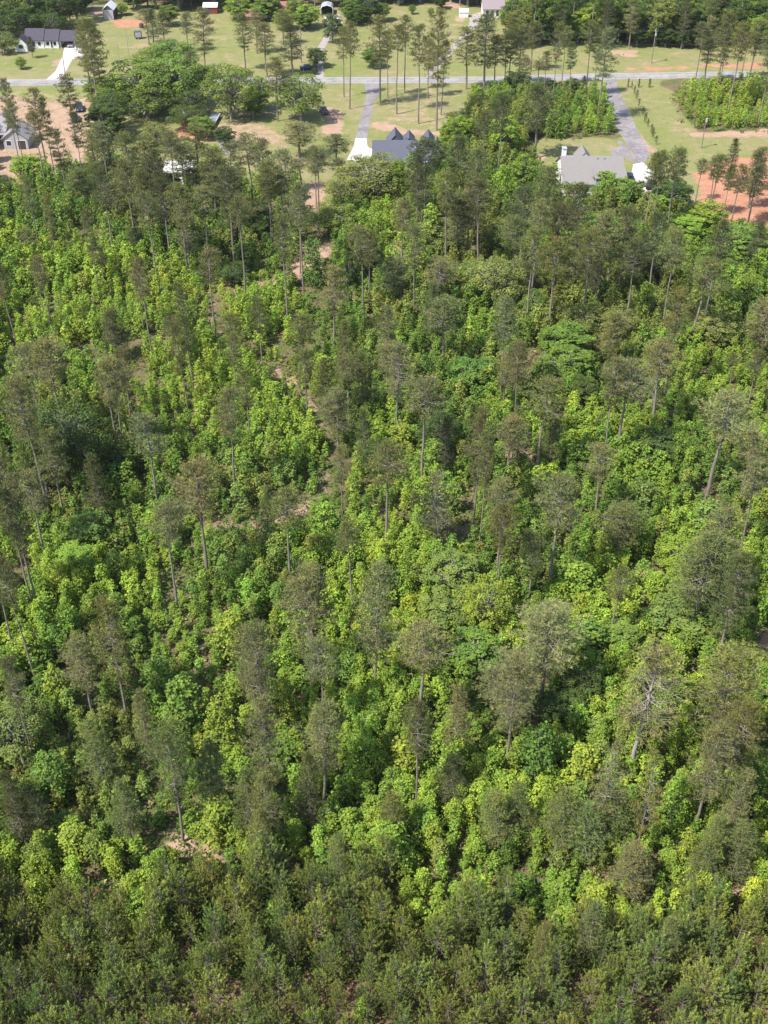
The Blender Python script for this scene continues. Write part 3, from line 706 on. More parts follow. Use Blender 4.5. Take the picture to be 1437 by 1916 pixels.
def pine_shape(seed, H=20.0, Rr=3.0, start=0.5, nb=58, tufts=15, form='u', bare=0.0, blade=(0.3, 0.48), bw=(0.045, 0.08)):
    """loblolly-like pine: long trunk, tiers of limbs ending in flat sprays of needles"""
    r = np.random.default_rng(seed); tr, cr = Geo(), Geo()
    zs = np.linspace(0, H * 0.985, 9); wob_ = np.cumsum(r.normal(0, 0.06, (9, 2)), 0); wob_ -= wob_[0]
    tube(tr, np.column_stack([wob_, zs]), 0.205 * (1 - 0.72 * zs / H), 8, 0)
    ph = r.random(4) * 6.28; nwh = 9
    for i in range(nb):
        t = (i + r.random()) / nb; t = t ** (0.9 if form == 'u' else 1.1)
        if form != 'c': t = min(0.99, max(0.0, (round(t * nwh + 0.25) + r.normal(0, 0.13)) / nwh))
        z = H * (start + (1 - start) * 0.985 * t)
        if form in 'um': p = (0.42 + 0.58 * min(1, t / 0.35)) * math.sqrt(max(0.03, 1 - max(0, (t - 0.4) / 0.63) ** 2))
        elif form == 'c': p = (0.75 + 0.25 * min(1, t / 0.2)) * (1 - 0.88 * max(0, t - 0.12) ** 1.25)
        else: p = (0.55 + 0.45 * math.sin(min(1, t / 0.5) * 1.57)) * math.sqrt(max(0.04, 1 - max(0, (t - 0.3) / 0.75) ** 2))
        az = i * 2.4 + r.normal(0, 0.35)
        lob = 0.8 + 0.28 * math.sin(2 * az + ph[0] + 5 * t) * math.sin(3 * az + ph[1] + 9 * t)
        L = max(0.5, Rr * p * lob * r.uniform(0.72, 1.1))
        el = math.radians((-12 if form != 'c' else -5) + 58 * t ** 1.4 + r.normal(0, 9))
        base = np.array([np.interp(z, zs, wob_[:, 0]), np.interp(z, zs, wob_[:, 1]), z])
        d = np.array([math.cos(az) * math.cos(el), math.sin(az) * math.cos(el), math.sin(el)])
        s = np.linspace(0, 1, 5)
        pts = base + d * L * s[:, None] + np.array([0, 0, 1.0]) * (0.22 * L * (s ** 2 - 0.35 * s))[:, None]
        dead = r.random() < bare
        tube(cr, pts, np.interp(s, [0, 1], [0.035 + 0.018 * L, 0.012]), 4, 1)
        side = np.cross(d, [0, 0, 1]); side /= np.linalg.norm(side) + 1e-9
        for q in range(3):
            ss = 0.35 + 0.2 * q + r.uniform(-0.05, 0.05); p0 = pts[0] + (pts[-1] - pts[0]) * ss
            tube(cr, [p0, p0 + (side * (1 if q % 2 else -1) * 0.3 * L + d * 0.22 * L + [0, 0, 0.06 * L]) * r.uniform(0.8, 1.2)], [0.018, 0.008], 3, 1)
        if dead: continue
        ncl = 3 + int(L * 1.1)
        for j in range(ncl):
            sj = 1.0 if j == 0 else r.uniform(0.38, 1.0)
            w = (1 - abs(sj - 0.72) * 1.0) * 0.34 * L
            cpos = np.array([np.interp(sj, s, pts[:, k]) for k in range(3)]) + side * r.uniform(-1, 1) * w + d * r.normal(0, 0.08 * L)
            cpos[2] += 0.05 + r.uniform(0, 0.12)
            nt = max(3, int(tufts / (1.2 + 0.35 * ncl) * (0.75 + 0.5 * r.random())))
            tc = cpos + r.normal(size=(nt, 3)) * [0.34, 0.34, 0.11]
            k = 7; c = np.repeat(tc, k, 0)
            out = unit(c - base - [0, 0, -0.2])
            dd = out * 0.35 + np.array([0, 0, 0.5]) + r.normal(size=(nt * k, 3)) * 0.62
            tint = np.clip(r.normal(0.45, 0.12) + np.repeat(r.normal(0, 0.16, nt), k) + r.normal(0, 0.1, nt * k), 0, 1)
            blades(cr, r, c, dd, r.uniform(*blade, nt * k), r.uniform(*bw, nt * k), tint)
    return tr.arrays(), cr.arrays()

def young_pine_shape(seed, H=7.0, Rr=1.7):
    """bushy plantation pine: short limbs, each ending in an upright bottle-brush"""
    r = np.random.default_rng(seed); tr, cr = Geo(), Geo()
    tube(tr, [(0, 0, 0), (0.03, 0, H * 0.5), (0, 0.03, H * 0.95)], [0.09, 0.06, 0.015], 6, 0)
    nb = 46
    for i in range(nb):
        t = (i + r.random()) / nb
        z = H * (0.12 + 0.83 * t); az = i * 2.4 + r.normal(0, 0.4)
        L = Rr * (0.35 + 0.65 * min(1, t / 0.25)) * (1 - 0.8 * max(0, t - 0.25) ** 1.1) * r.uniform(0.65, 1.15)
        el = math.radians(5 + 45 * t)
        d = np.array([math.cos(az) * math.cos(el), math.sin(az) * math.cos(el), math.sin(el)])
        tip = np.array([0, 0, z]) + d * L
        tube(cr, [(0, 0, z), tip], [0.025, 0.012], 3, 1)
        for q in range(3 if L > 0.7 else 2):
            b0 = np.array([0, 0, z]) + d * L * (1 - 0.28 * q) + r.normal(size=3) * [0.18, 0.18, 0.08] * (q > 0)
            ax_ = unit(d * 0.45 + np.array([0, 0, 0.8]) + r.normal(size=3) * 0.22); ln = r.uniform(0.5, 1.0)
            n = 38; u = r.random(n)
            c = b0 + ax_ * (u * ln)[:, None]
            rad = unit(np.cross(ax_, r.normal(size=(n, 3))))
            dd = rad * (0.85 - 0.35 * u)[:, None] + ax_ * 0.75
            tint = np.clip(r.normal(0.42, 0.1) + 0.5 * (u - 0.5) + r.normal(0, 0.12, n), 0, 1)
            blades(cr, r, c, dd, r.uniform(0.16, 0.27, n), r.uniform(0.04, 0.07, n), tint)
    return tr.arrays(), cr.arrays()

def broadleaf_shape(seed, H=14.0, Rr=5.0, zb=0.18, nl=26, per=300, leaf=(0.16, 0.32), lob=(0.2, 0.36)):
    """spreading broad-leaved tree: limbs carrying uneven billows of leaves"""
    r = np.random.default_rng(seed); tr, cr = Geo(), Geo()
    fork = H * 0.32
    tube(tr, [(0, 0, 0), (0.06, 0.04, fork * 0.5), (0, 0.1, fork), (0.1, 0, H * 0.55), (0, 0, H * 0.8)], [0.36, 0.28, 0.24, 0.14, 0.05], 8, 0)
    zc, hz = H * (zb + 1) / 2, H * (1 - zb) / 2
    for i in range(nl):
        a = i * 2.4 + r.normal(0, 0.3); q = 1 - 2 * (i + 0.5) / nl * 0.92
        rad = r.uniform(0.55, 0.95)
        c = np.array([math.cos(a) * math.sqrt(max(0, 1 - q * q)) * Rr * rad, math.sin(a) * math.sqrt(max(0, 1 - q * q)) * Rr * rad, zc + q * hz * rad * 0.95])
        lr = Rr * r.uniform(*lob)
        tube(tr, [(0, 0, fork * r.uniform(0.8, 1.6)), c * [0.5, 0.5, 1] - [0, 0, 0.12 * H * (1 - 0.5 * q)], c], [0.11, 0.07, 0.02], 5, 0)
        n = int(per * (lr / (Rr * 0.28)) ** 2)
        nr = unit(r.normal(size=(n, 3)) + [0, 0, 0.45])
        sub = unit(r.normal(size=(9, 3)) + [0, 0, 0.4]); w = np.max(nr @ sub.T, 1)
        p = c + nr * (lr * (0.72 + 0.33 * np.clip((w - 0.55) / 0.45, 0, 1) * r.uniform(0.85, 1.1, n)))[:, None] * [1, 1, 0.82]
        keep = w > 0.62
        p, nr, w = p[keep], nr[keep], w[keep]; n = len(p)
        outv = unit(p - [0, 0, zc])
        tint = np.clip(r.normal(0.42, 0.09) + r.normal(0, 0.13, n), 0, 1)
        leaves(cr, r, p, nr * 0.7 + outv * 0.3 + np.array([0, 0, 0.45]) + r.normal(size=(n, 3)) * 0.7, r.uniform(*leaf, n), tint)
    return tr.arrays(), cr.arrays()

def sapling_shape(seed, H=6.0, Rr=1.5, ncl=64, per=26, leaf=(0.12, 0.23), tri=False, form='col'):
    """young sweetgum or tulip poplar: leader with many small drooping sprays of broad leaves"""
    r = np.random.default_rng(seed); tr, cr = Geo(), Geo()
    tube(tr, [(0, 0, 0), (r.normal(0, 0.1), r.normal(0, 0.1), H * 0.5), (0, 0, H * 0.95)], [0.07, 0.045, 0.012], 5 if not tri else 3, 0)
    for i in range(ncl):
        t = (i + r.random()) / ncl
        z = H * (0.08 + 0.9 * t); az = i * 2.4 + r.normal(0, 0.5)
        pr = math.sqrt(max(0.02, 1 - ((t - 0.35) / 0.68) ** 2)) if form == 'oval' else (0.75 + 0.25 * min(1, t / 0.3)) * (1 - 0.85 * max(0, t - 0.25) ** 1.3)
        L = Rr * pr * r.uniform(0.35, 1.08)
        d = np.array([math.cos(az), math.sin(az), 0.25])
        c = np.array([0, 0, z]) + d * L
        if not tri and i % 2 == 0: tube(tr, [(0, 0, z - 0.25 * L), c], [0.02, 0.007], 3, 0)
        cr_ = r.uniform(0.2, 0.38)
        n = per
        ring = r.normal(size=(n, 3)) * [0.7, 0.7, 0.32] * cr_
        p = c + ring + np.array([0, 0, -0.6]) * (np.hypot(ring[:, 0], ring[:, 1]) ** 2 / max(cr_, .1))[:, None]
        nr = d * 0.4 + ring * 0.6 + np.array([0, 0, 0.7]) + r.normal(size=(n, 3)) * 0.62
        tint = np.clip(r.normal(0.42, 0.12) + 0.12 * (t - 0.5) + r.normal(0, 0.12, n), 0, 1)
        leaves(cr, r, p, nr, r.uniform(*leaf, n), tint, 0, tri)
    return tr.arrays(), cr.arrays()

def snag_shape(seed, H=16.0, nb=26, Rr=2.0):
    r = np.random.default_rng(seed); tr, cr = Geo(), Geo()
    tube(tr, [(0, 0, 0), (0.1, 0.1, H * 0.5), (0, 0.2, H)], [0.2, 0.13, 0.03], 7, 0)
    for i in range(nb):
        t = (i + r.random()) / nb; z = H * (0.3 + 0.68 * t); az = i * 2.4; L = Rr * (1 - 0.7 * t) * r.uniform(0.5, 1.2)
        e = np.array([math.cos(az) * L, math.sin(az) * L, z + L * r.uniform(0.1, 0.8)]); b0 = np.array([0.1 * t, 0.15 * t, z])
        mid = (b0 + e) / 2 + [0, 0, 0.15 * L]
        tube(cr, [b0, mid, e], [0.06, 0.04, 0.012], 4, 0)
        for q in range(3):
            s0 = b0 + (e - b0) * r.uniform(0.4, 0.95); tube(cr, [s0, s0 + r.normal(size=3) * 0.3 * L + [0, 0, 0.2 * L]], [0.022, 0.006], 3, 0)
    return tr.arrays(), cr.arrays()

def shape_meshes(nm, arr, trunk_mats, crown_mats, crown='crown'):
    (a, b) = arr
    return (tri_mesh(nm + "_trunk", a[0], a[1], a[2], trunk_mats, None, None, True), tri_mesh(nm + "_" + crown, b[0], b[1], b[2], crown_mats, b[3]))
PINE = {'u': [pine_shape(100 + i, start=s, nb=n) for i, (s, n) in enumerate(((0.64, 46), (0.69, 40), (0.6, 52), (0.73, 36), (0.66, 44), (0.63, 44), (0.68, 50), (0.58, 42)))],
        'm': [pine_shape(150 + i, start=s, nb=n) for i, (s, n) in enumerate(((0.36, 72), (0.42, 66), (0.3, 78), (0.46, 62), (0.39, 68)))],
        'c': [pine_shape(200 + i, start=s, nb=n, form='c') for i, (s, n) in enumerate(((0.16, 84), (0.24, 76), (0.3, 70)))],
        'n': [pine_shape(300 + i, start=s, nb=n, form='n', tufts=20) for i, (s, n) in enumerate(((0.54, 46), (0.6, 40), (0.48, 50), (0.57, 44)))],
        'b': [pine_shape(400 + i, start=s, nb=n, form='n', bare=0.3, tufts=16) for i, (s, n) in enumerate(((0.3, 60), (0.4, 54)))]}
PINE_M = {k: [shape_meshes("pine", a, [M['bark']], [M['needle'], M['twig']]) for a in v] for k, v in PINE.items()}
PALE_PINE_M = [(tri_mesh("pine_trunk", a[0], a[1], a[2], [M['deadwood']], None, None, True), tri_mesh("pine_crown", b[0], b[1], b[2], [M['needle'], M['twig']], b[3])) for a, b in PINE['b']]
YOUNG = [young_pine_shape(500 + i, 7.0, q) for i, q in enumerate((1.7, 1.5, 1.9, 1.6, 1.8))]
YOUNG_M = [shape_meshes("young_pine", a, [M['bark']], [M['needle'], M['twig']]) for a in YOUNG]
BROAD = {'o': [broadleaf_shape(600, 14, 5, 0.14, 80, 260, lob=(0.13, 0.24)), broadleaf_shape(601, 14, 5, 0.1, 95, 240, lob=(0.12, 0.22)), broadleaf_shape(602, 13, 5, 0.15, 70, 280, lob=(0.14, 0.26)), broadleaf_shape(603, 14, 5, 0.1, 100, 220, lob=(0.11, 0.22))],
         't': [broadleaf_shape(610, 14, 3.6, 0.08, 66, 230, lob=(0.15, 0.28)), broadleaf_shape(611, 14, 3.4, 0.06, 74, 220, lob=(0.14, 0.27)), broadleaf_shape(612, 14, 3.0, 0.08, 62, 230, lob=(0.16, 0.3))]}
BROAD_M = {k: [shape_meshes("broadleaf", a, [M['bark_grey']], [M['leaf']]) for a in v] for k, v in BROAD.items()}
SAP = [sapling_shape(700 + i, 6, q, n, form=f) for i, (q, n, f) in enumerate(((1.05, 70, 'col'), (1.35, 78, 'oval'), (0.9, 62, 'col'), (1.2, 74, 'col'), (1.45, 84, 'col'), (1.0, 64, 'oval')))]
SAP_M = [shape_meshes("sapling", a, [M['bark_grey']], [M['leaf']], 'foliage') for a in SAP]
SAP_FAR = [sapling_shape(720 + i, 6, q, n, per=11, leaf=(0.2, 0.34), tri=True, form=f) for i, (q, n, f) in enumerate(((1.1, 44, 'col'), (1.4, 50, 'oval'), (0.95, 40, 'col'), (1.25, 46, 'col')))]
SNAG = [snag_shape(800), snag_shape(801, 14, 20, 1.6)]
SNAG_M = [shape_meshes("snag", a, [M['deadwood']], [M['deadwood']], 'limbs') for a in SNAG]

# ------------------------------------------------------------------ planting: words for places, colours, copies
ONES = "zero one two three four five six seven eight nine ten eleven twelve thirteen fourteen fifteen sixteen seventeen eighteen nineteen".split()
TENS = "x x twenty thirty forty fifty sixty seventy eighty ninety".split()
def word(n):
    n = int(max(0, min(99, n)))
    return ONES[n] if n < 20 else TENS[n // 10] + ("-" + ONES[n % 10] if n % 10 else "")
USED = set()
def place_words(u, v):
    a, b = round(u / 14.37), round(v / 19.16)
    for da, db in ((0, 0), (1, 0), (-1, 0), (0, 1), (0, -1), (1, 1), (-1, -1), (1, -1), (-1, 1), (2, 0), (0, 2), (-2, 0), (0, -2), (-2, 1), (-2, -1), (-3, 0), (-3, 1), (-3, -1), (0, 3), (0, -3)):
        s = f"{word(a + da)} percent across, {word(b + db)} percent down"
        if s not in USED: break
    USED.add(s)
    return s
def plant(name, look, cat, group, x, y, rz, sc, meshes, parts, col, top, lean=(0, 0), label=None):
    u, v = px(x, y, top)
    o = thing(name, label or f"{look}, {place_words(u, v)}", cat, (x, y, 0), rz, group, sc)
    o.rotation_euler = (lean[0], lean[1], rz)
    mobj(parts[0], meshes[0], o)
    mobj(parts[1], meshes[1], o, col)
    return o
def jitter(c, s, r=rng):
    h = r.normal(0, 0.045)
    c = np.array(c) * (1 + r.normal(0, s)) * np.array([1 + h, 1 - 0.2 * h, 1 - h])
    return tuple(np.clip(c, 0.005, 0.9))
OLIVE, GREYP, DARKP, WARMP, GREENP = (0.158, 0.170, 0.057), (0.194, 0.193, 0.084), (0.098, 0.112, 0.042), (0.198, 0.200, 0.064), (0.142, 0.172, 0.052)
PINE_COL = {'o': (OLIVE, "olive"), 'g': (GREYP, "grey-green"), 'd': (DARKP, "dark green"), 'w': (WARMP, "yellowish olive"), 'n': (GREENP, "fresh green")}
PINE_LOOK = {'u': "tall pine with rounded {} crown above bare trunk", 'm': "pine with deep {} crown", 'c': "pine with full {} crown almost to the ground", 'n': "slim pine with narrow {} crown on thin trunk", 'b': "half-bare pine with thin {} needles and grey limbs", 'p': "half-dead pine with pale bare limbs and thin {} needles"}

# tall pines, read off the photograph: tile, crown top x y, trunk foot x y (foot y 0: hidden), crown width, form + colour
PINES = """
A 480 130 530 590 120 mg;A 545 122 560 640 150 mo;A 625 150 587 612 120 mo;A 385 440 430 830 130 nd;A 30 455 125 985 105 ng;A 215 520 275 985 160 ug;A 270 560 305 980 80 ng
A 865 50 865 262 110 cd;A 1025 75 1055 290 100 mg;A 1140 60 1155 455 130 mg;A 1360 80 1375 390 130 mo;A 180 205 185 325 70 cd;A 500 740 505 0 180 co;A 400 640 405 0 90 nd;A 790 780 800 0 200 mo
A 1085 730 1090 0 220 mo;A 1185 840 1190 0 200 mo;A 1390 770 1395 0 190 ug;A 320 740 330 0 120 nd;A 600 760 610 0 130 cd
A 180 640 185 0 120 ug;A 70 590 75 0 110 ug;A 830 60 835 250 130 ug;A 930 80 930 300 120 md;A 1100 300 1100 560 110 ug;A 560 700 565 0 160 ug;A 700 760 705 0 170 uo;A 950 760 955 0 170 ug;A 1010 830 1015 0 170 ud;A 1290 820 1295 0 190 ug;A 880 860 885 0 180 ud
B 470 165 490 545 105 uo;B 520 140 522 610 115 uo;B 690 110 693 590 150 mg;B 738 190 735 545 100 uo;B 780 160 785 640 140 uo;B 830 100 830 520 105 uo;B 902 160 907 693 140 uo;B 962 230 960 550 95 no;B 1005 80 1008 730 165 mg;B 1030 250 1032 645 100 uo
B 1180 165 1175 500 150 mo;B 1270 90 1275 505 175 md;B 1325 210 1330 500 110 mo;B 1388 180 1388 490 85 mo;B 1418 110 1412 480 95 mo
B 50 140 60 430 140 mg;B 200 130 205 420 165 cd;B 100 330 105 0 150 mg;B 235 690 240 885 230 mg;B 450 770 455 985 190 uo;B 330 840 335 0 150 ug;B 20 800 20 0 150 ug
B 1130 770 1135 0 200 cd;B 955 800 960 0 210 ud;B 1340 560 1345 0 170 cd;B 1240 850 1245 0 180 uo;B 180 860 185 0 160 ug;B 60 920 65 0 160 uo
B 905 860 905 0 150 md;A 1440 60 1440 300 120 mg;B 150 60 152 250 110 mo
C 45 150 40 480 110 mg;C 110 130 108 400 110 mo;C 238 150 215 690 95 uo;C 292 160 280 480 85 uo;C 430 130 415 545 115 uo;C 460 200 455 540 70 no;C 512 180 480 680 140 mg;C 90 480 130 885 190 md;C 155 345 150 480 90 ug
C 1040 140 1022 485 110 uo;C 1100 110 1080 465 130 mg;C 1168 80 1140 560 140 mo;C 1245 150 1215 620 125 uw;C 1300 190 1285 440 100 uo;C 1345 120 1330 455 130 mo;C 1405 60 1383 700 140 mo;C 1180 250 1170 470 70 no
C 1440 90 1425 640 140 mo;C 800 880 800 0 150 uo;C 940 850 945 0 130 uo;C 1140 880 1100 1220 140 uo;C 1390 850 1380 0 150 cd;C 1260 780 1245 0 110 cd
D 560 60 565 0 150 ud;D 700 20 705 0 160 ug;D 900 110 905 0 180 ud;D 1000 150 1005 0 160 uo;D 1130 180 1135 0 170 ug;D 1270 60 1275 0 180 ud;D 1330 230 1335 0 170 uo;D 820 200 825 0 150 ug
D 150 100 240 575 90 ng;D 240 205 335 700 80 ng;D -40 540 105 1075 110 ng;D -60 80 20 315 80 ng;D 205 560 305 1035 120 ug;D 190 580 268 975 90 ug;D 150 395 190 620 100 ng;D 505 300 565 805 90 ng;D 555 490 600 765 110 uo
D 790 575 870 1195 145 ug;D 760 600 812 995 110 ug;D 740 390 790 575 130 uo;D 765 60 815 425 150 mo;D 530 30 575 300 110 uo;D 440 60 470 285 150 mo;D 860 20 880 275 150 mo;D 1100 60 1105 275 130 uo;D 1190 30 1205 335 150 md
D 1350 100 1345 405 180 mo;D 1058 260 1065 625 200 mg;D 1175 515 1215 1060 170 ug;D 640 830 660 1110 190 cd;D 1025 715 1075 1195 130 no;D 955 880 1000 1175 130 ug;D 1300 870 1310 1135 135 no;D 265 1020 270 0 280 ug;D 590 1130 595 0 170 ug;D 660 130 670 370 140 mg
D 330 0 375 130 90 ng;D 920 140 930 0 150 cd;D 1260 180 1260 0 150 cd;D 1400 230 1405 450 160 uo
E 150 330 180 930 165 uo;E 245 150 265 785 140 ug;E 215 190 245 640 110 ug;E 335 -60 340 315 120 uo;E 600 390 602 930 160 ug;E 645 400 633 845 130 uo;E 810 250 808 825 190 ug;E 930 60 925 355 180 mo;E 420 610 425 0 165 mg
E 760 550 765 825 185 mg;E 1010 555 1015 835 230 bg;E 1040 790 1040 1195 250 uo;E 1120 220 1115 565 170 mg;E 1190 180 1185 555 200 mg;E 20 790 35 1195 120 no;E 265 885 268 1175 160 no;E 480 900 485 0 170 co;E 730 830 735 0 150 mg;E 790 1025 795 0 175 bg;E 1400 795 1405 0 185 ug
E 60 60 65 0 160 uo;E 145 100 150 330 140 uo;E 250 0 250 160 150 ug;E 450 0 455 150 150 ud;E 1080 80 1080 0 180 uo;E 1270 130 1270 0 180 ud;E 990 700 995 0 170 cd;E 600 1080 605 0 160 co;E 390 1120 395 0 170 co;E 890 380 895 0 120 ug
F 200 200 195 535 210 mo;F 395 300 400 0 190 md;F 340 555 335 935 240 mo;F 560 595 530 965 190 uo;F 640 530 630 850 190 mo;F 1030 715 1000 1185 250 uo;F 1140 140 1098 465 100 ug;F 1238 190 1218 555 110 ug;F 1332 190 1325 505 160 md;F 850 110 855 0 125 uo;F 940 100 945 0 110 uo;F 1030 150 1030 380 80 uo
F 560 1015 550 1335 190 mo;F 860 1150 865 0 210 bg;F 1335 950 1370 1310 250 mg;F 950 890 955 0 190 uo;F 430 800 430 960 160 cw;F 50 480 50 0 180 uo;F 130 560 130 0 170 uo;F 250 620 250 0 190 uo;F 480 690 480 0 150 cd;F 750 560 750 0 150 cd;F 660 440 660 0 170 ud;F 1370 90 1365 330 120 ug;F 1230 190 1225 0 90 uo;F 60 1180 60 0 170 ug;F 600 1290 600 0 160 ug;F 1400 500 1400 0 120 cd
C 330 250 325 560 80 no;C 190 300 180 560 80 uo;C 70 330 65 600 100 ug;B 1380 560 1385 0 130 ud;B 1280 640 1285 0 140 uo
F 280 420 285 0 200 ud;F 450 560 455 0 190 uo;F 700 620 705 0 180 ud;F 540 460 545 0 190 ug;F 840 480 845 0 170 ud;F 930 560 930 0 170 uo;F 80 330 80 0 180 ud;F 150 420 150 0 180 ug;F 1180 520 1180 0 160 ud
H 592 105 655 645 200 ug;H 640 20 710 415 120 ng;H 800 385 850 885 215 ug;H 1095 640 1120 1270 290 ug;H 930 870 960 1440 240 ug;H 140 190 270 890 230 ug;H 262 460 350 930 180 mo;H 60 550 220 1435 190 mg;H 120 700 265 1220 230 ug;H 935 -120 1012 355 120 no;H 1000 -160 1045 245 110 no
H 1250 -50 1275 335 130 uo;H 1330 125 1355 575 120 no;H 1230 240 1270 805 180 ug;H 150 20 160 0 230 ug;H 20 760 25 0 170 ud;H 480 580 485 0 160 cd;H 30 1150 40 0 170 uo
I 310 30 330 395 130 uo;I 520 80 560 445 190 uo;I 475 245 500 560 210 mg;I 800 0 800 405 190 ug;I 935 205 950 805 240 ug;I 740 535 755 1145 250 uo;I 510 560 520 975 130 ng;I 215 790 245 1315 220 uo;I 1230 365 1220 1010 180 mg;I 1375 100 1370 395 130 uo;I 1420 390 1408 755 150 ug
I 1360 750 1350 1270 180 ug;I 545 950 570 1440 200 uo;I 1020 700 1020 1085 260 bg;I 340 1205 380 1850 330 mg;I 690 1205 690 1910 240 mg;I 90 750 100 0 160 cn;I 1080 380 1085 0 130 cd;I 640 330 640 0 120 cn;I 1290 520 1290 0 120 uo
J 870 0 805 500 240 ug;J 640 90 605 665 285 ug;J 200 190 185 725 255 uo;J 60 20 60 320 190 ug;J 60 420 35 755 210 ug;J 1200 270 1105 805 330 ug;J 1335 480 1270 870 220 ug;J 1370 30 1325 335 110 uo;J 1250 40 1225 225 90 uo;J 510 555 500 1005 210 ug;J 290 725 250 1345 285 ug
J 640 870 610 1165 280 mo;J 160 1020 140 1410 200 uo;J 590 1200 575 1620 180 uo;J 1190 870 1190 0 260 mg;J 1140 1035 1150 0 390 mo;J 1400 640 1390 0 190 ug;J 110 330 110 0 150 co;J 290 330 290 0 150 cn;J 30 870 30 0 180 uo;J 1300 1130 1300 0 250 mo
K 590 100 690 745 250 mo;K -90 -130 90 410 200 ug;K 560 740 580 1115 270 cn;K 860 750 985 1365 260 mn;K 1100 855 1100 0 230 cn;K 1370 240 1380 0 230 mg;K 1390 650 1395 0 200 mg;K 480 300 500 700 230 mg;K 740 560 760 0 170 cg;K 150 1090 150 0 190 cd;K 1300 1000 1300 0 200 cn;K 30 980 30 0 200 cd;K 640 1040 640 0 200 cn;K 40 400 40 0 160 ug
L 430 320 430 845 230 ug;L 390 645 430 0 230 mg;L 60 230 70 745 210 mg;L 920 245 915 795 350 ug;L 1370 380 1390 830 320 mg;L 1080 905 1085 1195 220 cd;L 800 1110 800 0 220 cn;L 1370 1100 1370 0 240 cn;L 100 1000 105 0 210 co;L 330 900 330 0 190 co;L 930 630 940 0 200 ug;L 1150 560 1150 0 190 cg;L 60 1180 60 0 190 co;L 480 1330 480 0 180 cn
M 205 110 200 645 360 mg;M 775 300 690 1030 390 pg;M 1220 380 1075 1070 380 mw;M 340 1105 340 0 270 cn;M 620 1095 620 0 330 cn;M 90 1050 90 0 190 cn;M 1180 760 1185 0 260 mg;M 1340 620 1340 0 240 mw;M 620 860 625 0 220 bg;M 80 390 80 0 240 mg;M 1300 990 1300 0 220 cg;M 1180 1240 1180 0 210 cn;M 840 900 840 0 180 bw
O 670 245 680 520 260 cg;O 100 40 110 240 250 cn;O 480 30 480 0 300 cn;O 1160 180 1160 0 230 cn;O 1330 150 1330 0 230 co;O 500 560 500 0 180 co;O 930 640 930 0 190 co;O 250 650 250 0 190 co
"""
n_p = 0
PINE_XY = []
for row in PINES.replace('\n', ';').split(';'):
    w = row.split()
    if not w: continue
    t, xt, yt, xb, yb, wp = w[0], *map(float, w[1:6]); form, colk = w[6]
    ut, vt = tp(t, xt, yt)
    if yb:
        ub, vb = tp(t, xb, yb); x, y = G(ub, vb); hgt = CAMH - y * tan_dep(vt)
        if form == 'c': hgt *= 0.98
    else:
        hgt = {'u': 19.0, 'm': 17.0, 'c': 12.0, 'n': 17.0, 'b': 16.0, 'p': 16.0}[form] * rng.uniform(0.92, 1.08)
        if vt > 1450: hgt = rng.uniform(8.5, 10.5)
        x, y = G(ut, vt, hgt)
    hgt = float(np.clip(hgt, 2.5, 31))
    wid = wp / TILES[t][2] * depth(y, hgt * 0.8) / FPX
    k = n_p
    if form == 'p': ms = PALE_PINE_M[1]
    else: ms = PINE_M[form][k % len(PINE_M[form])]
    cbase, cname = PINE_COL[colk]
    sxy = float(np.clip(wid / 5.45, 0.3, 1.95)) * rng.uniform(0.92, 1.1)
    if yb: u2, v2 = px(x, y, hgt)
    plant("pine_tree", PINE_LOOK[form].format(cname), "pine tree", "tall pines", x, y, rng.uniform(0, 6.28), (sxy, sxy, hgt / 20.0), ms, ("trunk", "crown"), jitter(cbase, 0.10), hgt, rng.normal(0, 0.02, 2))
    PINE_XY.append((x, y)); n_p += 1

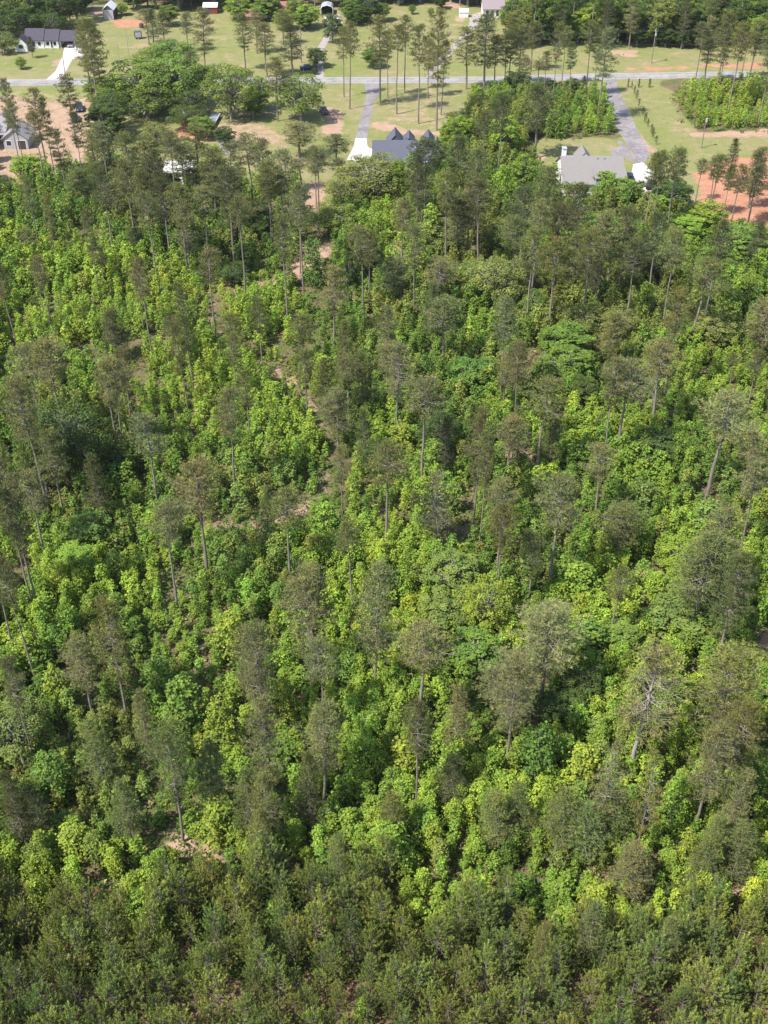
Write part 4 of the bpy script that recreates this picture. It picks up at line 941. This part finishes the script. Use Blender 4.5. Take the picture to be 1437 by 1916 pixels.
# broad-leaved trees: tile, top x y, foot x y, crown width, form + colour
BCOL = {'g': ((0.168, 0.240, 0.054), "mid green"), 'd': ((0.082, 0.130, 0.036), "dark green"), 'l': ((0.215, 0.245, 0.076), "pale olive green"), 'b': ((0.215, 0.315, 0.050), "bright green"), 'y': ((0.270, 0.335, 0.054), "yellow-green"), 'e': ((0.150, 0.235, 0.046), "emerald green"), 'o': ((0.188, 0.214, 0.060), "olive green"), 's': ((0.190, 0.255, 0.068), "soft silvery green")}
BLOOK = {'o': "broad {} tree with billowing domed crown", 't': "upright {} leafy tree with dense crown"}
BROADS = """
A 800 315 810 690 420 og;A 985 300 990 660 330 og;A 960 205 970 0 300 og;A 690 420 690 680 260 og;A 1100 480 1090 690 180 od;A 600 610 610 830 250 td;A 870 668 880 840 180 ol;A 1300 335 1300 725 320 og;A 1420 540 1420 690 150 tg
A 655 850 660 1000 110 tb;A 1200 800 1205 0 110 ty;A 60 30 70 280 330 od;A 200 -10 205 220 280 od;A 290 60 300 240 160 od;A 20 170 25 330 170 os;A 255 78 258 150 110 tb;A 120 315 120 388 62 tb;A 480 -20 480 80 120 td;A 685 10 685 85 75 tb;A 770 20 770 80 150 td;A 950 20 950 170 140 tg;A 1010 -30 1010 90 300 td;A 1330 20 1335 140 150 tb;A 1340 -30 1340 80 120 og
A 560 420 565 620 180 tg;A 880 240 885 480 260 og;A 1060 330 1065 620 200 og;A 820 480 830 720 330 og;A 1040 600 1050 760 220 od;A 620 500 625 760 200 od;A 1130 640 1135 800 150 tg;A 1260 700 1265 840 120 td;A 1150 350 1155 560 160 tg
B 220 30 222 130 130 tg;B 20 40 20 140 120 tb;B 270 60 272 190 120 tg;B 560 60 560 160 120 td
B 245 405 250 730 290 og;B 640 268 645 402 135 tg;B 335 255 335 395 110 td;B 325 375 325 418 36 td;B 50 20 60 140 160 tg;B 150 60 155 190 130 tg;B 290 15 290 180 140 tb;B 530 20 530 150 150 tg;B 590 50 590 150 110 os;B 630 -40 630 150 130 td;B 690 20 700 140 120 tg;B 680 860 680 940 80 td;B 1012 760 1015 0 60 td;B 1240 490 1240 700 150 ol;B 1120 640 1120 0 160 tb;B 1395 640 1400 0 210 tb;B 1180 640 1190 0 120 tb;B 790 880 790 0 120 tb;B 20 420 20 640 150 tg;B 1190 -20 1195 30 50 tg;B 870 20 870 80 40 tg;B 975 40 975 90 40 tg;B 1030 -40 1030 50 90 td;B 420 60 430 0 110 td
C 60 0 60 240 240 tg;C 430 0 430 270 210 ty;C 260 -40 260 200 240 td;C 650 -20 650 270 260 og;C 540 80 550 270 160 tg;C 770 40 770 270 200 td;C 900 -20 900 270 240 od;C 1010 20 1010 280 200 td;C 1130 0 1130 280 200 tg;C 1250 -20 1250 290 200 td;C 1400 -30 1400 300 220 td;C 160 100 160 270 170 td;C 700 160 700 280 130 td;C 860 150 860 285 130 td;C 960 170 960 285 110 td;C 370 100 370 260 110 tb;C 1350 60 1350 300 150 tb;C 480 130 480 270 100 od;C 1060 150 1060 290 130 td;C 20 130 20 280 130 tb
C 30 380 30 560 150 td;C 130 560 135 700 140 tg;C 205 440 210 570 120 td;C 60 640 65 800 150 td;C 330 430 335 560 110 td;B 1300 640 1305 800 140 tg;B 1390 500 1395 640 120 td;B 1210 700 1215 860 140 td
D 660 20 660 120 110 tb;D 1290 560 1310 730 180 od;D 930 200 930 400 190 td;D 340 200 345 330 110 te;D 480 200 485 320 150 td;D 1180 400 1190 520 150 td;D 1380 440 1390 640 150 tg;D 170 40 170 160 200 tb;D 320 190 325 320 110 td;D 960 60 960 290 160 td
E 650 20 650 280 400 ol;E 430 230 440 470 290 og;E 500 120 500 300 260 ol;E 1000 370 1000 560 250 tl;E 900 420 905 0 160 ty;E 1330 535 1330 900 340 ol;E 1200 560 1200 800 200 og;E 1370 310 1375 540 230 ol;E 475 480 530 790 110 td;E 30 240 30 470 180 td;E 980 240 980 0 130 ty;E 310 440 300 0 130 te;E 1400 20 1400 0 130 tb;E 620 420 610 0 150 td;E 1420 600 1420 0 190 ol
F 390 940 395 1180 260 ol;F 600 975 600 1180 220 ol;F 830 595 830 880 240 ol;F 465 470 470 640 210 tg;F 730 830 730 1060 150 te;F 290 1165 290 1345 300 te;F 1100 1055 1105 1240 240 tl;F 620 290 620 440 190 tb;F 505 210 510 370 130 tb;F 400 230 400 300 60 tb;F 1070 430 1075 620 250 tb;F 1230 575 1240 800 290 tg;F 890 320 890 470 220 td;F 40 700 50 960 240 ol;F 1000 470 1000 650 200 tb;F 1380 640 1380 880 150 tb;F 100 860 105 1090 200 og;F 560 850 560 1000 120 td;F 1310 780 1310 1000 190 tb;F 700 700 700 880 150 td;F 820 370 820 500 150 tb;F 1150 640 1150 850 220 tg;F 60 100 60 400 160 tb;F 20 300 20 480 130 td;F 1330 510 1330 700 200 tg
H 400 265 420 800 420 od;H 250 400 260 850 260 od;H 230 55 240 220 240 ty;H 60 300 60 560 200 te;H 480 440 480 790 200 od;H 60 150 60 300 120 te;H 500 870 510 1150 250 tg;H 420 1060 430 1300 260 tb;H 650 560 650 760 200 td
I 1040 330 1040 620 220 od;I 1290 265 1290 380 130 tb;I 350 400 350 600 130 tb;I 700 390 700 540 140 tb;I 830 410 830 580 150 ty;I 1200 100 1210 280 240 te;I 1100 1100 1100 1400 300 ts;I 1290 1240 1290 1600 280 oy;I 160 180 165 360 150 tb;I 430 830 430 1060 170 tb;I 1000 500 1000 720 180 tb;I 700 480 710 760 150 td
J 330 0 340 250 280 te;J 420 150 430 340 200 td;J 430 500 430 720 200 te;J 820 500 830 700 280 td;J 730 720 740 950 160 ts;J 1100 830 1100 1060 200 ts;J 420 340 430 520 140 tb;J 640 100 640 300 240 td;J 950 1030 960 1250 260 tb;J 400 1160 400 1400 240 tb;J 960 1340 960 1540 300 ts;J 1390 750 1390 960 120 ty
K 120 595 130 1010 370 oo;K 60 330 60 600 180 tb;K 640 30 640 250 160 tb;K 1000 480 1010 820 260 te;K 1200 600 1210 930 190 ty;K 880 370 880 620 200 te;K 330 420 330 680 180 ty;K 300 900 300 1180 200 te;K 180 240 190 500 220 tb;K 1250 130 1250 400 220 ty;K 1200 1150 1200 1400 220 ty;K 420 1280 420 1480 220 ty;K 240 1300 250 1500 130 ty
L 1270 10 1270 250 300 oy;L 1060 40 1060 300 270 ts;L 1230 285 1230 500 300 te;L 640 680 640 1060 180 tb;L 860 800 860 1080 210 ty;L 240 230 240 470 130 tb;L 220 480 220 720 120 ty;L 560 320 560 560 180 te;L 610 470 610 620 140 ty;L 190 830 190 1000 220 te;L 1130 800 1130 1060 160 tb;L 1300 870 1300 1120 180 tb;L 430 1160 430 1330 130 ts;L 560 1190 560 1380 170 tb;L 690 1180 690 1400 140 ty;L 740 1270 740 1480 190 tb;L 920 1150 930 1340 140 tb;L 1290 1280 1290 1437 120 tb
M 1210 210 1210 420 230 tb;M 920 60 920 330 330 ts;M 460 180 460 420 250 te;M 640 180 640 400 220 tg;M 430 420 430 700 220 td;M 320 330 320 500 110 ty;M 170 740 180 1100 200 te;M 420 840 420 1130 200 ty;M 570 880 570 1120 130 ty;M 600 560 600 760 180 ty;M 900 1000 900 1340 170 tb;M 1000 1050 1000 1300 130 ty;M 1210 1110 1210 1300 160 ty;M 1350 920 1350 1190 150 te;M 960 1290 960 1560 120 ty;M 350 560 360 780 200 td;M 900 480 905 720 180 te;M 40 880 50 1060 130 ty;M 260 560 270 800 200 td;M 500 1200 500 1380 160 td
O 120 590 130 740 160 ty;O 290 450 290 590 180 tb;O 680 600 680 740 120 ty;O 780 620 780 770 110 ty;O 1020 440 1020 590 130 ty;O 900 260 900 400 90 ty;O 1130 480 1130 640 130 tb;O 510 440 510 600 160 ty;O 340 560 340 700 150 tb;O 1150 590 1150 700 130 to
N 1230 120 1240 400 210 tb;N 560 90 560 330 180 tb;N 730 90 730 300 120 tb;N 180 50 190 200 130 tb;N 320 30 320 230 180 ty;N 430 150 440 280 80 ty;N 190 890 200 1010 100 ty;N 1080 1060 1090 1196 120 tb;N 1340 540 1350 640 130 ty;N 740 340 740 470 90 to;N 1180 900 1180 1050 110 to
"""
BROAD_XY = []
n_b = 0
for row in BROADS.replace('\n', ';').split(';'):
    w = row.split()
    if not w: continue
    t, xt, yt, xb, yb, wp = w[0], *map(float, w[1:6]); form, colk = w[6]
    ut, vt = tp(t, xt, yt)
    wpx = wp / TILES[t][2]
    if yb:
        ub, vb = tp(t, xb, yb); x, y = G(ub, vb); hgt = CAMH - y * tan_dep(vt)
        # the visible lower edge is the near rim of the crown, not the foot: step back
        if wp > 90: x, y = G(ub, vb - wpx * 0.18); hgt = CAMH - y * tan_dep(vt + wpx * 0.02)
    else:
        hgt = rng.uniform(9, 12); x, y = G(ut, vt, hgt)
    wid = wpx * depth(y, max(hgt, 1) * 0.6) / FPX
    hgt = float(np.clip(max(hgt, wid * (0.6 if form == 'o' else 0.85)), 1.2, 21))
    ms = BROAD_M[form][n_b % len(BROAD_M[form])]
    sxy = wid / (9.4 if form == 'o' else 6.2)
    zdiv = 14.0
    if form == 't' and colk in 'byes' and wid < 6.0 and vt > 300: ms = SAP_M[(n_b * 5) % 6]; sxy = wid / 2.6; zdiv = 6.0
    cbase, cname = BCOL[colk]
    small = hgt < 3.2
    plant("shrub" if small else "broadleaf_tree", ("small round {} shrub" if small else BLOOK[form]).format(cname), "shrub" if small else "tree", "shrubs" if small else "broad-leaved trees", x, y, rng.uniform(0, 6.28), (sxy, sxy, hgt / zdiv), ms, ("trunk", "crown"), jitter(cbase, 0.08), hgt)
    BROAD_XY.append((x, y, wid / 2)); n_b += 1
print("pines", n_p, "broad", n_b)

# the wood that closes the view beyond fields and houses
r4 = np.random.default_rng(21)
MASS_P, MASS_L = [], []          # (arrays, x, y, rot, scale xy, scale z, colour) joined later into one mass each
FARW = [(polypx([(950, 92), (1100, 92), (1300, 94), (1437, 98), (1600, 100), (1800, -120), (900, -120), (955, 20)]), 7.0), (np.array([(-150, 383), (-118, 386), (-102, 398), (-100, 470), (-190, 470), (-190, 370)]), 6.5),
        (np.array([(-88, 424), (-70, 421), (-45, 422), (-24, 424), (-10, 424), (8, 428), (30, 428), (48, 426), (60, 470), (-95, 470)]), 6.5)]
for pg, st in FARW:
    Q = grid_points(pg.min(0), pg.max(0), st, r4)
    Q = Q[(sdf(Q, pg) > 0) & (Q[:, 1] < 452)]
    Q = Q[np.abs(Q[:, 0]) < 12 + Q[:, 1] * 0.31]
    for i, (x, y) in enumerate(Q):
        uv = px(x, y, 7); seen = 0 < uv[0] < 1437 and uv[1] > 8
        if r4.random() < 0.35:
            hg = r4.uniform(15, 20); ck = 'odg'[int(r4.integers(3))]; s = r4.uniform(1.0, 1.35)
            if not seen: MASS_P.append((PINE['u'][i % 6], x, y, r4.uniform(0, 6.28), s, hg / 20, jitter(PINE_COL[ck][0], 0.1, r4))); continue
            plant("pine_tree", "tall {} pine in far wood".format(PINE_COL[ck][1]), "pine tree", "tall pines", x, y, r4.uniform(0, 6.28), (s, s, hg / 20), PINE_M['u'][i % 6] if r4.random() < 0.6 else PINE_M['c'][i % 3], ("trunk", "crown"), jitter(PINE_COL[ck][0], 0.1, r4), 7)
        else:
            hg = r4.uniform(11, 16.5); ck = 'dddggeob'[int(r4.integers(8))]; w_ = r4.uniform(7.5, 10.5)
            if not seen: MASS_L.append((BROAD['t'][i % 3], x, y, r4.uniform(0, 6.28), w_ / 6.6, hg / 14, jitter(BCOL[ck][0], 0.1, r4))); continue
            plant("broadleaf_tree", "leafy {} tree in far wood".format(BCOL[ck][1]), "tree", "broad-leaved trees", x, y, r4.uniform(0, 6.28), (w_ / 6.6, w_ / 6.6, hg / 14), BROAD_M['t'][i % 3], ("trunk", "crown"), jitter(BCOL[ck][0], 0.1, r4), 7)

# bare snags and the row of little shrubs along the lane
for i, (t, xt, yt, xb, yb) in enumerate((('A', 700, 140, 722, 322), ('A', 752, 255, 757, 310), ('A', 660, 210, 668, 330), ('H', 30, 30, 65, 180), ('C', 555, 0, 545, 200))):
    ub, vb = tp(t, xb, yb); x, y = G(ub, vb); hgt = float(np.clip(CAMH - y * tan_dep(tp(t, xt, yt)[1]), 3, 24))
    s = hgt / 15
    plant("dead_tree", "bare grey dead tree with thin broken limbs", "dead tree", "dead trees", x, y, i * 1.3, (s, s, s), SNAG_M[i % 2], ("trunk", "crown"), (0.4, 0.4, 0.4), hgt)
ORD = "first second third fourth fifth sixth seventh eighth ninth tenth".split()
for i in range(10):
    f = i / 9
    u, v = tp('C', *np.array([(672, 500), (688, 530), (700, 560), (712, 600), (735, 650), (748, 690), (762, 712), (783, 750), (790, 775), (808, 810)])[i])
    x, y = G(u, v); s = 0.30 + 0.04 * (i % 3)
    plant("shrub", "", "shrub", "shrubs along the lane", x, y, i * 2.1, (s * 0.8, s * 0.8, s), YOUNG_M[i % 5], ("stem", "crown"), jitter((0.04, 0.065, 0.03), 0.1), 2, label=f"small dark conical shrub, {ORD[i]} from the road in row along the lane")
for i, (xx, yy) in enumerate(((652, 490), (712, 490), (772, 490))):
    x, y = G(*tp('C', xx, yy)); s = 0.30
    plant("sapling", "", "sapling", "saplings on the verge", x, y, i, (s, s, s * 1.4), SAP_M[2 + i], ("stem", "foliage"), (0.07, 0.09, 0.04), 2, label=f"thin little sapling, {ORD[i]} from the lane mouth on the grassy verge")

# ------------------------------------------------------------------ young growth between the big trees
def px_many(P, z):
    zc = P[:, 1] * math.cos(PITCH) + (CAMH - z) * math.sin(PITCH)
    return 718.5 + FPX * P[:, 0] / zc, 958 + FPX * ((CAMH - z) * math.cos(PITCH) - P[:, 1] * math.sin(PITCH)) / zc
HOUSES = [(4.8, 273, 11), (51, 261, 12), (-112, 379, 12), (-100, 291, 11), (-44, 264, 9)]
def clear_of(P, extra=0.0):
    ok = np.ones(len(P), bool)
    for pg in DIRTS + CLAYS: ok &= sdf(P, pg) < -0.6 - extra
    for pg in TRACKS: ok &= sdf(P, pg) < -0.35 - extra
    for x, y, r_ in HOUSES: ok &= np.hypot(P[:, 0] - x, P[:, 1] - y) > r_
    return ok
PLANTATION = polypx([(-500, 1640), (0, 1640), (300, 1690), (560, 1660), (760, 1690), (960, 1765), (1150, 1735), (1437, 1715), (1900, 1710), (2400, 2700), (-1200, 2700)])
r2 = np.random.default_rng(5)
P = grid_points((-58, 44), (58, 84), 2.05, r2)
P = P[(sdf(P, PLANTATION) > (noise2(P[:, 0], P[:, 1], 5, 56) - 0.45) * 7) & clear_of(P, -1.0) & (noise2(P[:, 0], P[:, 1], 4.5, 55) > 0.08)]
u, v = px_many(P, 5.5)
vis = (u > -10) & (u < 1447) & (v < 1916)
young_in, young_out = P[vis], P[~vis]
order = np.argsort(young_in[:, 1])
young_in = young_in[order]
YC = [(0.182, 0.226, 0.054), (0.206, 0.236, 0.054), (0.166, 0.212, 0.058), (0.226, 0.256, 0.066)]
print("young pines", len(young_in))
for k, (x, y) in enumerate(young_in[:300]):
    s = r2.uniform(0.55, 1.12); hz = s * r2.uniform(0.85, 1.1)
    ci = int(noise2(x, y, 7, 21) * 3.99)
    brown = r2.random() < 0.006
    plant("young_pine", ("dying young plantation pine with rust-brown needles{}" if brown else "bushy young plantation pine with {} needles").format("" if brown else ("mid green", "olive green", "bluish green", "pale olive")[ci]), "young pine", "young plantation pines", x, y, r2.uniform(0, 6.28), (s * 1.02, s * 1.02, hz), YOUNG_M[k % 5], ("stem", "crown"), jitter((0.21, 0.135, 0.075) if brown else YC[ci], 0.13, r2), 7 * hz * 0.8, r2.normal(0, 0.04, 2))
for x, y in np.concatenate([young_in[300:], young_out]):
    MASS_P.append((YOUNG[int(r2.integers(5))], x, y, r2.uniform(0, 6.28), 1.0, 1.0, jitter(YC[int(r2.integers(4))], 0.1, r2)))

# saplings: sweetgum, tulip poplar and brambles filling every gap
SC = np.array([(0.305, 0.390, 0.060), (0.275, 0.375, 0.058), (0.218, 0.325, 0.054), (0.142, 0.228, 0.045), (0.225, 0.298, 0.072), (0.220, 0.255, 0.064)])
SN = ["yellow-green", "bright green", "mid green", "deep green", "silvery green", "olive green"]
cand = []
for step, lo, hi in ((1.9, 62, 130), (2.15, 130, 210), (2.5, 210, 330)):
    Q = grid_points((-115, lo), (115, hi), step, r2)
    cand.append(Q[np.abs(Q[:, 0]) < 34 + Q[:, 1] * 0.36])
P = np.concatenate(cand)
zone = np.maximum(sdf(P, WOOD), sdf(P, BUSH_R))
P = P[(zone > 0.5) & clear_of(P)]
pl = sdf(P, PLANTATION)
dens = noise2(P[:, 0], P[:, 1], 9, 31) * 0.6 + noise2(P[:, 0], P[:, 1], 4, 32) * 0.4
keep = (dens > 0.24) & ((pl < (noise2(P[:, 0], P[:, 1], 5, 56) - 0.5) * 7 - 0.2) | ((pl < 6) & (r2.random(len(P)) < 0.08))) & (P[:, 1] > 60)
# leave the grassy opening on the left side
GLADE = polypx([(120, 668), (220, 640), (330, 622), (345, 640), (240, 668), (140, 690)])
GLADE2 = polypx([(560, 525), (640, 560), (600, 600), (540, 560)])
for gpg in (GLADE, GLADE2): keep &= sdf(P, gpg) < 0
P = P[keep]
for x, y, rr in BROAD_XY:
    P = P[np.hypot(P[:, 0] - x, P[:, 1] - y) > min(rr, 4) * 0.55]
hh = 2.3 + 4.4 * noise2(P[:, 0], P[:, 1], 13, 33) * r2.uniform(0.7, 1.25, len(P)) + r2.normal(0, 0.5, len(P))
hh = np.clip(hh, 1.6, 8.5)
near_track = np.min([np.abs(sdf(P, t)) for t in TRACKS], 0)
hh = np.where(near_track < 3, hh * 0.6, hh)
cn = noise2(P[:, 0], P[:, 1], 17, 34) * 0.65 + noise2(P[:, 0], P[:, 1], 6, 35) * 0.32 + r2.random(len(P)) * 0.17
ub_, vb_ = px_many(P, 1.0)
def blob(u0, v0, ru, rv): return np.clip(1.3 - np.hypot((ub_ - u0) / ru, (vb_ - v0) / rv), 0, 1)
# some zones lean towards deep green, others towards fresher yellow-green
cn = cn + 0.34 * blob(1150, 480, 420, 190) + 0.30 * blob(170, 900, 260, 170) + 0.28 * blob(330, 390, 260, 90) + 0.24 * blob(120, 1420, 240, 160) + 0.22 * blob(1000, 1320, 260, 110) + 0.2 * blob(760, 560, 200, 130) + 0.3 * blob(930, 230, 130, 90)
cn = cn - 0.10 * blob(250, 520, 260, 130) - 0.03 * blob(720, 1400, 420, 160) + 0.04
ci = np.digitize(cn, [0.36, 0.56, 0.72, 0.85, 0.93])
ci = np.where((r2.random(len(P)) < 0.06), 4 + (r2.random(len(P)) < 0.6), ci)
us, vs_ = px_many(P, hh * 0.8)
infr = (us > -5) & (us < 1442) & (vs_ > 0) & (vs_ < 1920)
size = hh / (P[:, 1] * math.cos(PITCH) + CAMH * math.sin(PITCH)) * np.where(infr, 1, 0)
order = np.argsort(-size)
print("saplings", len(P))
for k, i in enumerate(order):
    x, y = P[i]; s = hh[i] / 6.0; sxy = s ** 0.7 * r2.uniform(0.85, 1.2)
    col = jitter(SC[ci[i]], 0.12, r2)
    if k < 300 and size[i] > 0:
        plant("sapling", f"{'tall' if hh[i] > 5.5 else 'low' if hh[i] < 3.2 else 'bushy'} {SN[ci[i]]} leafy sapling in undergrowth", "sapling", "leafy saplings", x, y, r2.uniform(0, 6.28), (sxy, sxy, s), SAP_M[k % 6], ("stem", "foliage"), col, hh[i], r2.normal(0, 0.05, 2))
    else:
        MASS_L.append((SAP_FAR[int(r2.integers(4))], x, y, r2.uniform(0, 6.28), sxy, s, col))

# woods past both edges and behind the fields, as one mass
for side in (-1, 1):
    for y in np.arange(62, 300, 6.5):
        for q in range(2):
            edge = (1437 / 2) / FPX * depth(y, 8) + 5 + q * 6 + r2.uniform(-2, 2)
            yy = y + r2.uniform(-2.5, 2.5)
            if r2.random() < 0.45: MASS_P.append((PINE['uc'[int(r2.integers(2))]][int(r2.integers(3))], side * edge, yy, r2.uniform(0, 6.28), r2.uniform(0.7, 1.0), r2.uniform(0.6, 0.95), jitter(OLIVE, 0.1, r2)))
            else: MASS_L.append((BROAD['t'][int(r2.integers(3))], side * edge, yy, r2.uniform(0, 6.28), r2.uniform(0.6, 0.9), r2.uniform(0.4, 0.75), jitter(BCOL['gdbt'[int(r2.integers(3))]][0], 0.1, r2)))
def join(name, items, mats, kind='stuff', cap=None):
    V, F, T, MI, C = [], [], [], [], []; n = 0
    for arr, x, y, rz, sx, sz, col in items:
        for which, a in enumerate(arr):
            v, f, t, mi = a
            c, s = math.cos(rz), math.sin(rz)
            V.append(np.column_stack([(v[:, 0] * c - v[:, 1] * s) * sx + x, (v[:, 0] * s + v[:, 1] * c) * sx + y, v[:, 2] * sz]))
            F.append(f + n); n += len(v); T.append(t); MI.append(np.ones(len(f), np.int32) if which == 0 else mi); C.append(np.tile(np.array(col, np.float32), (len(f), 1)))
    me = tri_mesh(name, np.concatenate(V), np.concatenate(F), np.concatenate(T), mats, np.concatenate(MI), np.concatenate(C))
    print(name, len(me.polygons))
    return tag(mobj(name, me), kind=kind)
join("distant_pine_woods", MASS_P, [M['needle_mass'], M['twig']])
join("sapling_thicket", MASS_L, [M['leaf_mass'], M['bark_grey']])

for i, (u_, v_, rz, ln, lab) in enumerate(((362, 1224, 0.3, 3.2, "pale fallen log among bright saplings below a tall bare trunk"), (655, 562, -0.4, 3.8, "pale fallen log by bare soil beside twin pine trunks"), (230, 632, 0.6, 2.4, "short grey log lying in the grassy glade"),
                                                (318, 618, -0.2, 2.8, "grey broken log at the edge of the grassy glade"), (872, 1168, -0.7, 3.4, "curved pale limb lying on brush beside yellow-green tree"))):
    x, y = G(u_, v_)
    o = thing("fallen_log", lab, "log", (x, y, 0.9 if i in (0, 4) else 0.2), rz, "fallen logs")
    g = Geo(); tube(g, [(-ln / 2, 0, 0), (0, 0.08, 0.1), (ln / 2, 0, 0.05)], [0.17, 0.15, 0.09], 8, 0); v, f, t, mi = g.arrays(); mobj("trunk", tri_mesh("log", v, f, t, [M['deadwood']], None, None, True), o)
    g = Geo(); tube(g, [(0.2, 0.05, 0.1), (0.6, 0.5, 0.35), (0.75, 0.8, 0.4)], [0.06, 0.04, 0.015], 5, 0); v, f, t, mi = g.arrays(); mobj("branch", tri_mesh("branch", v, f, t, [M['deadwood']], None, None, True), o)

# low weeds, brambles and dry grass on the forest floor
r3 = np.random.default_rng(8)
n = 30000
yy = 60 + 270 * r3.random(n) ** 1.35
xx = r3.uniform(-1, 1, n) * (30 + 0.345 * yy)
P = np.column_stack([xx, yy])
zone = np.maximum(sdf(P, WOOD), sdf(P, BUSH_R))
ok = (zone > -1.0) & ((clear_of(P)) | (r3.random(n) < 0.22))
P = P[ok]; n = len(P)
k = 9
hgt = r3.uniform(0.25, 0.95, n) * np.where(sdf(P, GLADE) > 0, 0.5, 1)
c = np.repeat(np.column_stack([P, np.zeros(n)]), k, 0)
off = r3.normal(size=(n * k, 3)) * [0.42, 0.42, 0] * 1.0
c = c + off; c[:, 2] = np.repeat(hgt, k) * r3.uniform(0.25, 1.0, n * k)
g = Geo()
base = np.array([(0.20, 0.235, 0.05), (0.12, 0.17, 0.035), (0.07, 0.12, 0.03), (0.26, 0.21, 0.11), (0.16, 0.165, 0.05)])
pick = np.digitize(noise2(P[:, 0], P[:, 1], 8, 41) * 0.6 + r3.random(n) * 0.5, [0.25, 0.5, 0.72, 0.86])
colr = np.repeat(base[pick] * (1 + r3.normal(0, 0.15, (n, 1))), k, 0)
leaves(g, r3, c, r3.normal(size=(n * k, 3)) * 0.5 + [0, 0, 0.9], r3.uniform(0.22, 0.45, n * k), np.clip(r3.normal(0.45, 0.15, n * k), 0, 1), 0, True)
v, f, t, mi = g.arrays()
tag(mobj("undergrowth", tri_mesh("undergrowth", v, f, t, [M['leaf_mass']], None, np.clip(colr, 0.01, 1))), kind='stuff')

# ------------------------------------------------------------------ faint summer haze over the whole valley
hm = bpy.data.materials.new("thin_summer_haze"); hm.use_nodes = True
hn = hm.node_tree.nodes; hn.remove(hn["Principled BSDF"])
pv = hn.new("ShaderNodeVolumePrincipled"); pv.inputs['Color'].default_value = (0.90, 0.91, 0.92, 1); pv.inputs['Density'].default_value = 0.00006; pv.inputs['Anisotropy'].default_value = 0.3
hm.node_tree.links.new(pv.outputs[0], hn["Material Output"].inputs['Volume'])
tag(part("haze", B((-3500, 3500, -3300, 3800, -1.0, 104.0)), hm), kind='stuff')
